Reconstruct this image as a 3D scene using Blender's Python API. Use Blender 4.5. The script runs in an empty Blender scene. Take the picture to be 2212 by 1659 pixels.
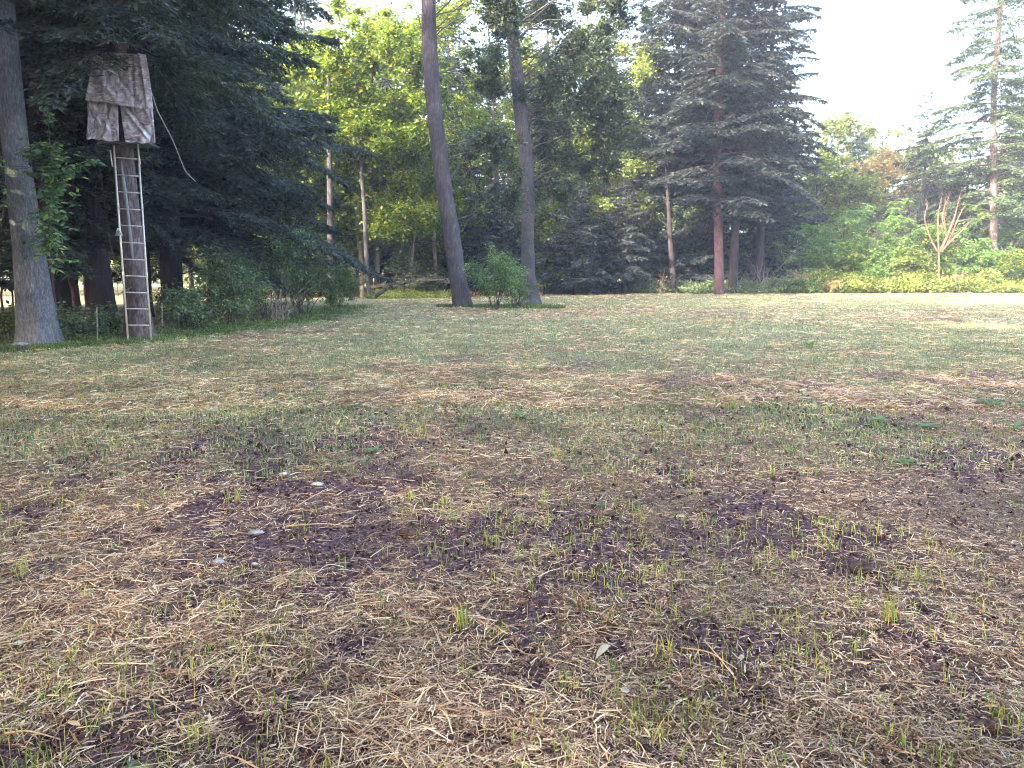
import bpy, math, random
import numpy as np
from mathutils import Vector
R = math.radians
scn = bpy.context.scene
col = scn.collection
rng = np.random.default_rng(7)
random.seed(7)

# ------------------------------------------------------------------ camera, sky, sun, exposure
EYE = 1.6
F = 1663.0            # focal length in pixels of a 2212 px wide picture
PITCH = math.atan((829.5 - 590) / F)
cam_d = bpy.data.cameras.new('camera'); cam = bpy.data.objects.new('camera', cam_d); col.objects.link(cam)
cam.location = (0, 0, EYE); cam.rotation_euler = (math.pi/2 - PITCH, 0, 0)
cam_d.sensor_width = 36; cam_d.lens = 36 * F / 2212; cam_d.clip_start = .05; cam_d.clip_end = 2000
scn.camera = cam
SUN_DIR = Vector((-0.68, -0.73, 0)).normalized(); SUN_EL = R(26)
sd = Vector((SUN_DIR.x*math.cos(SUN_EL), SUN_DIR.y*math.cos(SUN_EL), math.sin(SUN_EL)))
w = bpy.data.worlds.new('World'); scn.world = w; w.use_nodes = True
nt = w.node_tree; bg = nt.nodes['Background']
sky = nt.nodes.new('ShaderNodeTexSky'); sky.sky_type = 'NISHITA'; sky.sun_disc = False
sky.sun_elevation = SUN_EL; sky.sun_rotation = math.atan2(sd.x, sd.y)
sky.air_density = 1.0; sky.dust_density = 4.5; sky.ozone_density = 1.2
nt.links.new(sky.outputs[0], bg.inputs[0]); bg.inputs[1].default_value = 0.15
sl = bpy.data.lights.new('sun', 'SUN'); sl.energy = 2.3; sl.angle = R(0.6); sl.color = (1, .87, .66)
so = bpy.data.objects.new('sun', sl); col.objects.link(so); so.rotation_euler = sd.to_track_quat('Z', 'Y').to_euler()
scn.view_settings.view_transform = 'Standard'; scn.view_settings.look = 'None'
scn.view_settings.exposure = 3.72; scn.view_settings.gamma = 1
scn.cycles.max_bounces = 6; scn.cycles.diffuse_bounces = 3; scn.cycles.glossy_bounces = 2
scn.cycles.transmission_bounces = 4; scn.cycles.transparent_max_bounces = 4; scn.cycles.volume_bounces = 0
scn.cycles.caustics_reflective = False; scn.cycles.caustics_refractive = False
scn.cycles.use_denoising = True; scn.cycles.filter_width = 1.1

# ------------------------------------------------------------------ helpers
def ray(u, v):
    x = (u-1106)/F; y = -(v-829.5)/F
    return np.array([x, math.cos(PITCH)+y*math.sin(PITCH), -math.sin(PITCH)+y*math.cos(PITCH)])
def at(u, v, Y):
    d = ray(u, v); return np.array([0, 0, EYE]) + d*(Y/d[1])
_T = np.random.default_rng(3).random((256, 256))
def vnoise(x, y, s=0):
    x = np.asarray(x, float)+s*17.3; y = np.asarray(y, float)+s*5.7
    xi = np.floor(x).astype(int); yi = np.floor(y).astype(int); fx = x-xi; fy = y-yi
    fx = fx*fx*(3-2*fx); fy = fy*fy*(3-2*fy)
    a = _T[xi % 256, yi % 256]; b = _T[(xi+1) % 256, yi % 256]; c = _T[xi % 256, (yi+1) % 256]; d = _T[(xi+1) % 256, (yi+1) % 256]
    return (a*(1-fx)+b*fx)*(1-fy)+(c*(1-fx)+d*fx)*fy
def fbm(x, y, s=0, o=4):
    r = 0; a = .5
    for i in range(o): r = r+a*vnoise(np.asarray(x)*2**i, np.asarray(y)*2**i, s+i*3); a *= .5
    return r/(1-.5**o)
def ground_h(x, y):
    x = np.asarray(x, float); y = np.asarray(y, float)
    return (fbm(x*.16, y*.16, 1, 3)-.5)*.16*np.clip((np.hypot(x, y))/8, .3, 1) + (fbm(x*.9, y*.9, 2, 3)-.5)*.09
def gz(x, y): return float(ground_h(x, y))
def on(u, v):
    d = ray(u, v); t = EYE/-d[2]; p = d*t
    return np.array([p[0], p[1], gz(p[0], p[1])])
def bias(x, y):           # where the photographed clearing is barer (-) or more thickly covered (+)
    b = 0
    for u, v, k, sx_, sy_ in BIAS:
        d = ray(u, v); p = d*EYE/-d[2]; b = b+k*np.exp(-(((x-p[0])/(sx_*p[1]))**2+((y-p[1])/(sy_*p[1]))**2))
    return b
BIAS = [(720, 1180, -.10, .08, .10), (1200, 1130, -.05, .08, .08), (1960, 960, -.13, .10, .14), (2150, 860, -.10, .08, .1), (1880, 1225, -.10, .05, .06), (100, 1610, -.12, .16, .07), (620, 1620, -.10, .14, .07),
        (1480, 1420, -.10, .13, .05), (1260, 785, -.10, .06, .07), (1780, 750, -.08, .08, .06), (640, 700, -.14, .05, .08), (160, 775, -.12, .08, .03), (720, 1040, -.10, .05, .05), (1960, 668, -.12, .05, .12), (2160, 1590, -.12, .05, .05),
        (120, 1060, .12, .12, .14), (330, 1370, .10, .14, .08), (1500, 870, .06, .10, .12), (1100, 960, .08, .12, .10), (1480, 1310, .10, .14, .05), (1950, 1560, .06, .16, .06), (300, 880, .08, .10, .12)]
def straw_mask(x, y):      # how much dry straw lies here
    n = bias(x, y)+.36*fbm(x*.5, y*.36, 5, 4)+.34*fbm(x*2.3+7, y*1.5, 6, 4)+.30*fbm(x*9, y*6, 7, 2); m = np.clip((n-.37)*4.6, 0, 1)
    return m
def green_mask(x, y):      # how much short grass grows here
    n = .5*fbm(x*.3, y*.2, 9, 4)+.5*fbm(x*1.3, y*.8, 10, 4); base = np.clip((y-6)/7, 0, 1)
    return np.clip(base*1.0-np.clip((.47-n)*4.5, -.1, 1), 0, 1)

def raw_mesh(name, V, quads=None, tris=None, mats=None, smooth=False, mi=None):
    V = np.asarray(V, np.float32).reshape(-1, 3)
    me = bpy.data.meshes.new(name)
    me.vertices.add(len(V)); me.vertices.foreach_set('co', V.ravel())
    q = np.zeros((0, 4), np.int32) if quads is None else np.asarray(quads, np.int32).reshape(-1, 4)
    t = np.zeros((0, 3), np.int32) if tris is None else np.asarray(tris, np.int32).reshape(-1, 3)
    nl = q.size+t.size
    me.loops.add(nl); me.loops.foreach_set('vertex_index', np.concatenate([q.ravel(), t.ravel()]))
    me.polygons.add(len(q)+len(t))
    ls = np.concatenate([np.arange(len(q))*4, q.size+np.arange(len(t))*3]).astype(np.int32)
    me.polygons.foreach_set('loop_start', ls)
    me.update(calc_edges=True)
    if smooth: me.polygons.foreach_set('use_smooth', np.ones(len(q)+len(t), bool))
    if mi is not None: me.polygons.foreach_set('material_index', np.asarray(mi, np.int32))
    for m in (mats or []): me.materials.append(m)
    return me
def link(name, me, parent=None, loc=None):
    o = bpy.data.objects.new(name, me); col.objects.link(o)
    if parent is not None: o.parent = parent
    if loc is not None: o.location = loc
    return o
def empty(name, loc=(0, 0, 0), rz=0):
    o = bpy.data.objects.new(name, None); col.objects.link(o); o.location = [float(a) for a in loc]; o.rotation_euler = (0, 0, rz)
    o.empty_display_size = .2
    return o
def tag(o, label, cat, group=None, kind=None):
    if label: o['label'] = label
    if cat: o['category'] = cat
    if group: o['group'] = group
    if kind: o['kind'] = kind
    return o
def copy_tree(o, loc, rz=0, s=1.0, label=None):
    c = o.copy(); col.objects.link(c); c.location = [float(a) for a in loc]; c.rotation_euler = (0, 0, rz)
    c.scale = (s, s, s) if np.isscalar(s) else s
    if label: c['label'] = label
    for ch in o.children:
        d = ch.copy(); col.objects.link(d); d.parent = c
        for g in ch.children:
            e = g.copy(); col.objects.link(e); e.parent = d
    return c

class MB:
    """collects geometry for one mesh"""
    def __init__(s): s.V = []; s.Q = []; s.T = []; s.n = 0
    def add(s, V, Q=None, T=None):
        V = np.asarray(V, float).reshape(-1, 3)
        if Q is not None and len(Q): s.Q.append(np.asarray(Q).reshape(-1, 4)+s.n)
        if T is not None and len(T): s.T.append(np.asarray(T).reshape(-1, 3)+s.n)
        s.V.append(V); s.n += len(V)
    def tube(s, P, rad, sides=8, cap=True, lump=0, seed=0, flare=None):
        P = np.asarray(P, float); n = len(P); rad = np.broadcast_to(np.asarray(rad, float), (n,))
        tg = np.gradient(P, axis=0); tg /= np.linalg.norm(tg, axis=1)[:, None]+1e-9
        ref = np.array([0, 0, 1.]) if abs(tg[0][2]) < .8 else np.array([0, 1., 0])
        a = np.cross(tg, ref); a /= np.linalg.norm(a, axis=1)[:, None]+1e-9; b = np.cross(tg, a)
        th = np.arange(sides)/sides*2*math.pi
        rr = np.repeat(rad[:, None], sides, 1)
        if lump:
            lg = np.concatenate([[0], np.cumsum(np.linalg.norm(np.diff(P, axis=0), axis=1))])
            A, B = np.meshgrid(np.cos(th)*1.6+5, lg*.8, indexing='xy'); C = np.sin(th)*1.6
            rr = rr*(1+lump*((fbm(A, B+C[None, :], seed, 3)-.5)*2))
        if flare is not None: rr = rr*flare(th[None, :], np.arange(n)[:, None])
        V = P[:, None, :]+rr[..., None]*(np.cos(th)[None, :, None]*a[:, None, :]+np.sin(th)[None, :, None]*b[:, None, :])
        i = np.arange(n-1)[:, None]*sides; j = np.arange(sides)[None, :]; k = (j+1) % sides
        Q = np.stack([i+j, i+k, i+sides+k, i+sides+j], -1).reshape(-1, 4)
        s.add(V.reshape(-1, 3), Q[:, ::-1])
        if cap:
            base = s.n-n*sides
            for e, o in ((0, 1), (n-1, -1)):
                c = P[e]; s.V.append(c[None]); ci = s.n; s.n += 1
                jj = np.arange(sides); kk = (jj+1) % sides; off = base+e*sides
                t = np.stack([off+jj, off+kk, np.full(sides, ci)], -1)
                s.T.append(t if o == 1 else t[:, ::-1])
    def box(s, c, d, rot=None):
        x, y, z = np.asarray(d)/2; V = np.array([[a, b, e] for a in (-x, x) for b in (-y, y) for e in (-z, z)], float)
        if rot is not None: V = V @ np.asarray(rot).T
        s.add(V+np.asarray(c), [[0, 1, 3, 2], [4, 6, 7, 5], [0, 4, 5, 1], [2, 3, 7, 6], [0, 2, 6, 4], [1, 5, 7, 3]])
    def leaves(s, C, D, Nn, L, W, wide=.45, curl=0.0):
        """diamond leaves: C base points, D direction, Nn rough normal, L length, W width"""
        C = np.asarray(C, float); D = D/(np.linalg.norm(D, axis=1)[:, None]+1e-9)
        S = np.cross(D, Nn); S /= np.linalg.norm(S, axis=1)[:, None]+1e-9
        L = np.broadcast_to(L, (len(C),))[:, None]; W = np.broadcast_to(W, (len(C),))[:, None]
        up = np.cross(S, D)
        V = np.stack([C, C+D*L*wide+S*W/2+up*curl*L, C+D*L, C+D*L*wide-S*W/2+up*curl*L], 1)
        s.add(V.reshape(-1, 3), np.arange(len(C)*4).reshape(-1, 4))
    def mesh(s, name, mat, smooth=False):
        V = np.concatenate(s.V) if s.V else np.zeros((0, 3))
        return raw_mesh(name, V, np.concatenate(s.Q) if s.Q else None, np.concatenate(s.T) if s.T else None, [mat], smooth)
    def build(s, name, mat, parent=None, smooth=False, loc=None):
        return link(name, s.mesh(name, mat, smooth), parent, loc)

# ------------------------------------------------------------------ materials
def mat_base(name):
    m = bpy.data.materials.new(name); m.use_nodes = True; n = m.node_tree; b = n.nodes['Principled BSDF']
    return m, n, b
def ramp(n, stops):
    r = n.nodes.new('ShaderNodeValToRGB'); e = r.color_ramp.elements
    while len(e) > 1: e.remove(e[-1])
    e[0].position = stops[0][0]; e[0].color = (*stops[0][1], 1)
    for p, c in stops[1:]:
        x = e.new(p); x.color = (*c, 1)
    return r
def leaf_mat(name, stops, trans=.35, tcol=(1.6, 1.7, .6), rough=.55, spec=.25):
    m, n, b = mat_base(name)
    g = n.nodes.new('ShaderNodeNewGeometry'); r = ramp(n, stops); n.links.new(g.outputs['Random Per Island'], r.inputs[0])
    tc = n.nodes.new('ShaderNodeTexCoord'); no = n.nodes.new('ShaderNodeTexNoise'); no.inputs['Scale'].default_value = .7; no.inputs['Detail'].default_value = 3
    n.links.new(tc.outputs['Object'], no.inputs['Vector'])
    hv = n.nodes.new('ShaderNodeHueSaturation'); mr = n.nodes.new('ShaderNodeMapRange')
    mr.inputs[1].default_value = .3; mr.inputs[2].default_value = .7; mr.inputs[3].default_value = .6; mr.inputs[4].default_value = 1.5
    n.links.new(no.outputs[0], mr.inputs[0]); n.links.new(mr.outputs[0], hv.inputs['Value']); n.links.new(r.outputs[0], hv.inputs['Color'])
    n.links.new(hv.outputs[0], b.inputs['Base Color']); b.inputs['Roughness'].default_value = rough; b.inputs['Specular IOR Level'].default_value = spec
    t = n.nodes.new('ShaderNodeBsdfTranslucent'); mx = n.nodes.new('ShaderNodeMix'); mx.data_type = 'RGBA'; mx.blend_type = 'MULTIPLY'; mx.inputs[0].default_value = 1
    n.links.new(hv.outputs[0], mx.inputs[6]); mx.inputs[7].default_value = (*tcol, 1); n.links.new(mx.outputs[2], t.inputs[0])
    ms = n.nodes.new('ShaderNodeMixShader'); ms.inputs[0].default_value = trans
    n.links.new(b.outputs[0], ms.inputs[1]); n.links.new(t.outputs[0], ms.inputs[2]); n.links.new(ms.outputs[0], n.nodes['Material Output'].inputs[0])
    return m
def bark_mat(name, c1, c2, c3, scale=9, stretch=.16, bump=.6, patch=.5):
    m, n, b = mat_base(name)
    tc = n.nodes.new('ShaderNodeTexCoord'); mp = n.nodes.new('ShaderNodeMapping'); mp.inputs['Scale'].default_value = (1, 1, stretch)
    n.links.new(tc.outputs['Object'], mp.inputs[0])
    no = n.nodes.new('ShaderNodeTexNoise'); no.inputs['Scale'].default_value = scale; no.inputs['Detail'].default_value = 6; no.inputs['Roughness'].default_value = .7
    vo = n.nodes.new('ShaderNodeTexVoronoi'); vo.feature = 'DISTANCE_TO_EDGE'; vo.inputs['Scale'].default_value = scale*1.3
    dist = n.nodes.new('ShaderNodeMix'); dist.data_type = 'VECTOR'; dist.inputs[0].default_value = .15
    n.links.new(mp.outputs[0], no.inputs['Vector']); n.links.new(mp.outputs[0], dist.inputs[4]); n.links.new(no.outputs['Color'], dist.inputs[5]); n.links.new(dist.outputs[1], vo.inputs['Vector'])
    r = ramp(n, [(.25, c1), (.55, c2), (.8, c3)])
    big = n.nodes.new('ShaderNodeTexNoise'); big.inputs['Scale'].default_value = 1.3; n.links.new(tc.outputs['Object'], big.inputs['Vector'])
    ad = n.nodes.new('ShaderNodeMath'); ad.operation = 'MULTIPLY_ADD'; ad.inputs[1].default_value = patch; n.links.new(big.outputs[0], ad.inputs[0]); 
    m2 = n.nodes.new('ShaderNodeMath'); m2.operation = 'MULTIPLY_ADD'; m2.inputs[1].default_value = 1.0; m2.inputs[2].default_value = -.25*patch*2
    n.links.new(no.outputs[0], m2.inputs[0]); n.links.new(m2.outputs[0], ad.inputs[2]); n.links.new(ad.outputs[0], r.inputs[0])
    cr = n.nodes.new('ShaderNodeMapRange'); cr.inputs[1].default_value = 0; cr.inputs[2].default_value = .12; cr.inputs[3].default_value = .62; cr.inputs[4].default_value = 1
    n.links.new(vo.outputs['Distance'], cr.inputs[0])
    hv = n.nodes.new('ShaderNodeHueSaturation'); n.links.new(r.outputs[0], hv.inputs['Color']); n.links.new(cr.outputs[0], hv.inputs['Value'])
    n.links.new(hv.outputs[0], b.inputs['Base Color']); b.inputs['Roughness'].default_value = .95; b.inputs['Specular IOR Level'].default_value = .15
    bp = n.nodes.new('ShaderNodeBump'); bp.inputs['Strength'].default_value = bump; bp.inputs['Distance'].default_value = .04
    mh = n.nodes.new('ShaderNodeMath'); mh.operation = 'ADD'; n.links.new(cr.outputs[0], mh.inputs[0]); n.links.new(no.outputs[0], mh.inputs[1])
    n.links.new(mh.outputs[0], bp.inputs['Height']); n.links.new(bp.outputs[0], b.inputs['Normal'])
    return m
def plain_mat(name, c, c2=None, rough=.6, scale=20, metal=0, spec=.3):
    m, n, b = mat_base(name); c2 = c2 or tuple(x*.6 for x in c)
    tc = n.nodes.new('ShaderNodeTexCoord'); no = n.nodes.new('ShaderNodeTexNoise'); no.inputs['Scale'].default_value = scale; no.inputs['Detail'].default_value = 5
    n.links.new(tc.outputs['Object'], no.inputs['Vector']); r = ramp(n, [(.35, c2), (.62, c)]); n.links.new(no.outputs[0], r.inputs[0])
    n.links.new(r.outputs[0], b.inputs['Base Color']); b.inputs['Roughness'].default_value = rough; b.inputs['Metallic'].default_value = metal; b.inputs['Specular IOR Level'].default_value = spec
    bp = n.nodes.new('ShaderNodeBump'); bp.inputs['Strength'].default_value = .3; bp.inputs['Distance'].default_value = .01
    n.links.new(no.outputs[0], bp.inputs['Height']); n.links.new(bp.outputs[0], b.inputs['Normal'])
    return m
M = {}
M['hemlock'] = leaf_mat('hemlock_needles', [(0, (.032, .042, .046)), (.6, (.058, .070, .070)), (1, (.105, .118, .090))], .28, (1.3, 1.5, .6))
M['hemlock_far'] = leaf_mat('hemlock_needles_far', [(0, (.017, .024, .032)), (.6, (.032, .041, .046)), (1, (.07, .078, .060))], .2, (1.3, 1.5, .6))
M['conifer_light'] = leaf_mat('conifer_needles', [(0, (.035, .055, .040)), (.6, (.065, .095, .055)), (1, (.13, .16, .07))], .3, (1.2, 1.3, .7))
M['maple'] = leaf_mat('maple_leaves', [(0, (.045, .085, .022)), (.5, (.105, .16, .028)), (.88, (.19, .24, .04)), (1, (.45, .34, .05))], .45, (1.5, 1.5, .5))
M['maple_pale'] = leaf_mat('pale_leaves', [(0, (.09, .14, .05)), (.5, (.15, .20, .06)), (.85, (.25, .28, .08)), (1, (.42, .35, .10))], .45, (1.3, 1.3, .6))
M['autumn'] = leaf_mat('autumn_leaves', [(0, (.18, .20, .08)), (.5, (.32, .28, .12)), (1, (.42, .26, .14))], .4, (1.2, 1.1, .6))
M['shade_leaf'] = leaf_mat('dark_leaves', [(0, (.06, .095, .065)), (.6, (.115, .165, .095)), (.93, (.19, .24, .10)), (1, (.40, .38, .07))], .3, (1.3, 1.5, .6))
M['twin_leaf'] = leaf_mat('twin_leaves', [(0, (.040, .052, .050)), (.6, (.070, .088, .070)), (1, (.13, .15, .08))], .3, (1.3, 1.5, .6))
M['sumac'] = leaf_mat('sumac_leaves', [(0, (.07, .13, .045)), (.6, (.12, .21, .055)), (1, (.24, .32, .08))], .4, (1.3, 1.5, .6))
M['weed'] = leaf_mat('weed_leaves', [(0, (.06, .11, .03)), (.45, (.14, .20, .045)), (.8, (.28, .30, .07)), (1, (.46, .34, .10))], .4, (1.2, 1.2, .6))
M['vine'] = leaf_mat('vine_leaves', [(0, (.07, .13, .08)), (.6, (.13, .22, .10)), (.9, (.24, .33, .10)), (1, (.48, .48, .08))], .35, (1.3, 1.5, .6))
M['fern'] = leaf_mat('low_green_leaves', [(0, (.05, .085, .035)), (.6, (.10, .145, .05)), (1, (.24, .27, .09))], .35, (1.3, 1.5, .6))
M['grass'] = leaf_mat('grass_blades', [(0, (.10, .15, .075)), (.35, (.19, .25, .12)), (.7, (.30, .34, .17)), (1, (.58, .49, .30))], .3, (1.2, 1.3, .7))
M['seedling'] = leaf_mat('seedling_blades', [(0, (.12, .22, .07)), (.35, (.24, .32, .08)), (.6, (.46, .44, .12)), (1, (.58, .42, .16))], .4, (1.2, 1.3, .6))
M['straw'] = leaf_mat('straw', [(0, (.13, .05, .035)), (.25, (.36, .18, .09)), (.6, (.66, .42, .20)), (1, (.88, .66, .38))], .12, (1, .9, .7), .5, .35)
M['chaff'] = leaf_mat('chaff', [(0, (.06, .022, .022)), (.35, (.19, .075, .05)), (.65, (.48, .27, .14)), (1, (.80, .57, .33))], .1, (1, .9, .7), .7, .2)
M['green_leaf'] = leaf_mat('broad_green_leaves', [(0, (.12, .22, .09)), (1, (.22, .33, .13))], .35, (1.2, 1.4, .7))
M['pale_leaf'] = leaf_mat('pale_dead_leaf', [(0, (.45, .45, .34)), (1, (.60, .58, .48))], .25, (1.1, 1.1, .9))
M['yellow_leaf'] = leaf_mat('yellow_leaf', [(0, (.65, .42, .04)), (1, (.75, .50, .07))], .3, (1.1, 1, .5))
M['bark_grey'] = bark_mat('grey_bark', (.10, .10, .115), (.28, .28, .30), (.54, .53, .52), 30, .28, 1.0)
M['bark_twin'] = bark_mat('furrowed_bark', (.045, .04, .05), (.10, .085, .095), (.17, .15, .155), 12, .2, .9)
M['bark_twin_pale'] = bark_mat('scaly_pale_bark', (.045, .042, .048), (.11, .10, .108), (.23, .215, .215), 22, .35, .9)
M['bark_dark'] = bark_mat('dark_bark', (.025, .022, .025), (.05, .042, .045), (.09, .075, .075), 10, .18, .8)
M['bark_red'] = bark_mat('red_bark', (.06, .035, .042), (.135, .075, .082), (.22, .15, .145), 9, .3, .9)
M['bark_ladder'] = bark_mat('reddish_bark', (.08, .06, .065), (.17, .125, .125), (.27, .22, .21), 12, .3, .9)
M['bark_pale'] = bark_mat('pale_bark', (.17, .135, .10), (.31, .25, .18), (.45, .38, .30), 8, .2, .5)
M['dead_wood'] = bark_mat('dead_wood', (.20, .15, .11), (.38, .30, .22), (.54, .45, .36), 12, .2, .5)
M['peeled'] = bark_mat('peeled_wood', (.16, .17, .18), (.27, .29, .31), (.40, .43, .45), 30, .1, .4)
M['twig'] = plain_mat('twig_bark', (.10, .08, .08), (.05, .04, .04))
M['dead_twig'] = plain_mat('dead_twigs', (.30, .25, .22), (.18, .14, .13))

# ------------------------------------------------------------------ ground
def sp(a, b, n, p):       # spacing that grows away from the middle of the field
    t = np.linspace(-1, 1, n); s = np.sinh(t*p)/np.sinh(p); return np.where(s < 0, -s*a, s*b)
gx = sp(-400, 400, 640, 7.2)
gy = np.concatenate([np.linspace(-60, 1.2, 60, endpoint=False), 1.2*(500/1.2)**np.linspace(0, 1, 640)])
X, Y = np.meshgrid(gx, gy)
Z = ground_h(X, Y)
near = np.clip(1-(np.hypot(X, Y)-6)/22, 0, 1)
Z = Z+near*((fbm(X*5, Y*5, 21, 3)-.5)*.055+(fbm(X*17, Y*17, 22, 2)-.5)*.028)-.01
nx, ny = len(gx), len(gy)
i = np.arange(ny-1)[:, None]*nx; j = np.arange(nx-1)[None, :]
Q = np.stack([i+j, i+j+1, i+nx+j+1, i+nx+j], -1).reshape(-1, 4)
def ground_mat():
    m, n, b = mat_base('field_soil')
    tc = n.nodes.new('ShaderNodeTexCoord')
    at1 = n.nodes.new('ShaderNodeAttribute'); at1.attribute_name = 'cover'
    sep = n.nodes.new('ShaderNodeSeparateColor'); n.links.new(at1.outputs['Color'], sep.inputs[0])
    def noise(sc, det=6, ro=.65):
        x = n.nodes.new('ShaderNodeTexNoise'); x.inputs['Scale'].default_value = sc; x.inputs['Detail'].default_value = det; x.inputs['Roughness'].default_value = ro
        n.links.new(tc.outputs['Object'], x.inputs['Vector']); return x
    n1 = noise(34, 8, .75); n2 = noise(110, 4, .8); n3 = noise(1.7)
    soil = ramp(n, [(.34, (.028, .014, .018)), (.47, (.10, .052, .056)), (.58, (.22, .13, .12)), (.68, (.40, .24, .17))]); n.links.new(n1.outputs[0], soil.inputs[0])
    straw = ramp(n, [(.34, (.05, .028, .028)), (.48, (.18, .11, .075)), (.60, (.46, .33, .20))]); n.links.new(n2.outputs[0], straw.inputs[0])
    gr = ramp(n, [(.34, (.055, .055, .035)), (.48, (.17, .17, .095)), (.62, (.38, .34, .21))]); n.links.new(n2.outputs[0], gr.inputs[0])
    def mix(f, a, c):
        x = n.nodes.new('ShaderNodeMix'); x.data_type = 'RGBA'; n.links.new(f, x.inputs[0]); n.links.new(a, x.inputs[6]); n.links.new(c, x.inputs[7]); return x.outputs[2]
    def thr(v, nz, k=2.5):
        a = n.nodes.new('ShaderNodeMath'); a.operation = 'ADD'; n.links.new(v, a.inputs[0]); n.links.new(nz.outputs[0], a.inputs[1])
        c = n.nodes.new('ShaderNodeMapRange'); c.inputs[1].default_value = .75; c.inputs[2].default_value = 1.25; n.links.new(a.outputs[0], c.inputs[0]); return c.outputs[0]
    c1 = mix(thr(sep.outputs[0], n1), soil.outputs[0], straw.outputs[0])
    c2 = mix(thr(sep.outputs[1], n3), c1, gr.outputs[0])
    n.links.new(c2, b.inputs['Base Color']); b.inputs['Roughness'].default_value = .95; b.inputs['Specular IOR Level'].default_value = .1
    bp = n.nodes.new('ShaderNodeBump'); bp.inputs['Strength'].default_value = .9; bp.inputs['Distance'].default_value = .03
    n.links.new(n1.outputs[0], bp.inputs['Height']); n.links.new(bp.outputs[0], b.inputs['Normal'])
    return m
gm = raw_mesh('ground', np.stack([X, Y, Z], -1), Q, None, [ground_mat()], True)
ca = gm.color_attributes.new('cover', 'FLOAT_COLOR', 'POINT')
cols = np.zeros((nx*ny, 4), np.float32); cols[:, 0] = straw_mask(X, Y).ravel(); cols[:, 1] = green_mask(X, Y).ravel(); cols[:, 3] = 1
ca.data.foreach_set('color', cols.ravel())
g = link('ground', gm); tag(g, 'mown clearing of dark soil strewn with straw and short grass', 'ground', kind='structure')

# ------------------------------------------------------------------ straw, chaff, grass
def scatter(n, y0, y1, p, margin=1.5, xs=.70):
    """points over the field in front of the tree line, denser towards the near end"""
    u = rng.random(n)
    if abs(p-1) < 1e-6: y = y0*(y1/y0)**u
    else: y = (y0**(1-p)+u*(y1**(1-p)-y0**(1-p)))**(1/(1-p))
    x = (rng.random(n)*2-1)*(y*xs+margin)
    return x, y
def field(x, y):          # inside the mown field (not under the trees)
    left = np.where(y < 17.5, -10.5-(17.5-y)*.35, np.where(y < 41, -9.2+(y-17.5)*.05, -8.5))
    return (x > left) & ((y < 61) | ((x < 1) & (y < 50))) & ~((np.abs(x+.7) < 3.1) & (np.abs(y-37) < 1.3))
def ribbons(x, y, L, W, z0, tilt, mat, name, label, cat, bend=.25):
    n = len(x); az = rng.random(n)*2*math.pi
    D = np.stack([np.cos(az), np.sin(az), tilt], -1); D /= np.linalg.norm(D, axis=1)[:, None]
    az2 = az+(rng.random(n)-.5)*bend*2.4; D2 = np.stack([np.cos(az2), np.sin(az2), tilt*.2-np.abs(tilt)*.6], -1); D2 /= np.linalg.norm(D2, axis=1)[:, None]
    roll = (rng.random(n)-.5)*1.6
    S = np.stack([-np.sin(az)*np.cos(roll), np.cos(az)*np.cos(roll), np.sin(roll)], -1)*(W/2)[:, None]
    C = np.stack([x, y, ground_h(x, y)+(near_h(x, y))+z0], -1)
    A = C; B = C+D*(L*.55)[:, None]; E = B+D2*(L*.45)[:, None]
    V = np.stack([A-S, A+S, B-S, B+S, E-S*.6, E+S*.6], 1).reshape(-1, 3)
    b = np.arange(n)[:, None]*6
    q = np.concatenate([b+np.array([[0, 1, 3, 2]]), b+np.array([[2, 3, 5, 4]])], 1).reshape(-1, 4)
    o = link(name, raw_mesh(name, V, q, None, [mat])); tag(o, label, cat, kind='stuff'); return o
def near_h(x, y):
    k = np.clip(1-(np.hypot(x, y)-6)/22, 0, 1)
    return k*((fbm(x*5, y*5, 21, 3)-.5)*.055+(fbm(x*17, y*17, 22, 2)-.5)*.028)
def keep(x, y, pr): k = (rng.random(len(x)) < pr) & field(x, y); return x[k], y[k]
# long straw
x, y = scatter(190000, 1.9, 14, 1.0, 1.2); x, y = keep(x, y, .10+.90*straw_mask(x, y))
n = len(x); L = (.025+.10*rng.random(n)**1.7+.10*(rng.random(n) < .05))*np.where(x > .05*y-.1+.9*(rng.random(n)-.5), .68, 1.1); W = (.0018+.0042*rng.random(n)**2)*np.clip(y/4.5, 1, 2.2)
ribbons(x, y, L, W, .004+.022*rng.random(n), (rng.random(n)-.45)*.35, M['straw'], 'straw', 'loose pale straw scattered over the near half of the clearing', 'straw')
# fine chaff
x, y = scatter(430000, 1.9, 17, 1.1, 1.2); x, y = keep(x, y, .25+.75*straw_mask(x, y))
n = len(x); L = .008+.035*rng.random(n)**1.7; W = (.0018+.006*rng.random(n)**3)*np.clip(y/4, 1, 2.2)
ribbons(x, y, L, W, .002+.012*rng.random(n), (rng.random(n)-.4)*.7, M['chaff'], 'chaff', 'fine broken brown chaff and mulch lying on the bare soil', 'chaff', .5)
# far straw
x, y = scatter(230000, 9, 61, 1.25, 2); x, y = keep(x, y, .12+.80*straw_mask(x, y)*(1-.6*green_mask(x, y)))
n = len(x); L = .07+.16*rng.random(n); W = (.005+.006*rng.random(n))*np.clip(y/14, 1, 3)
ribbons(x, y, L, W, .005+.04*rng.random(n), (rng.random(n)-.4)*.5, M['straw'], 'straw', 'dry mown stalks lying across the far half of the clearing', 'straw')

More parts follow.
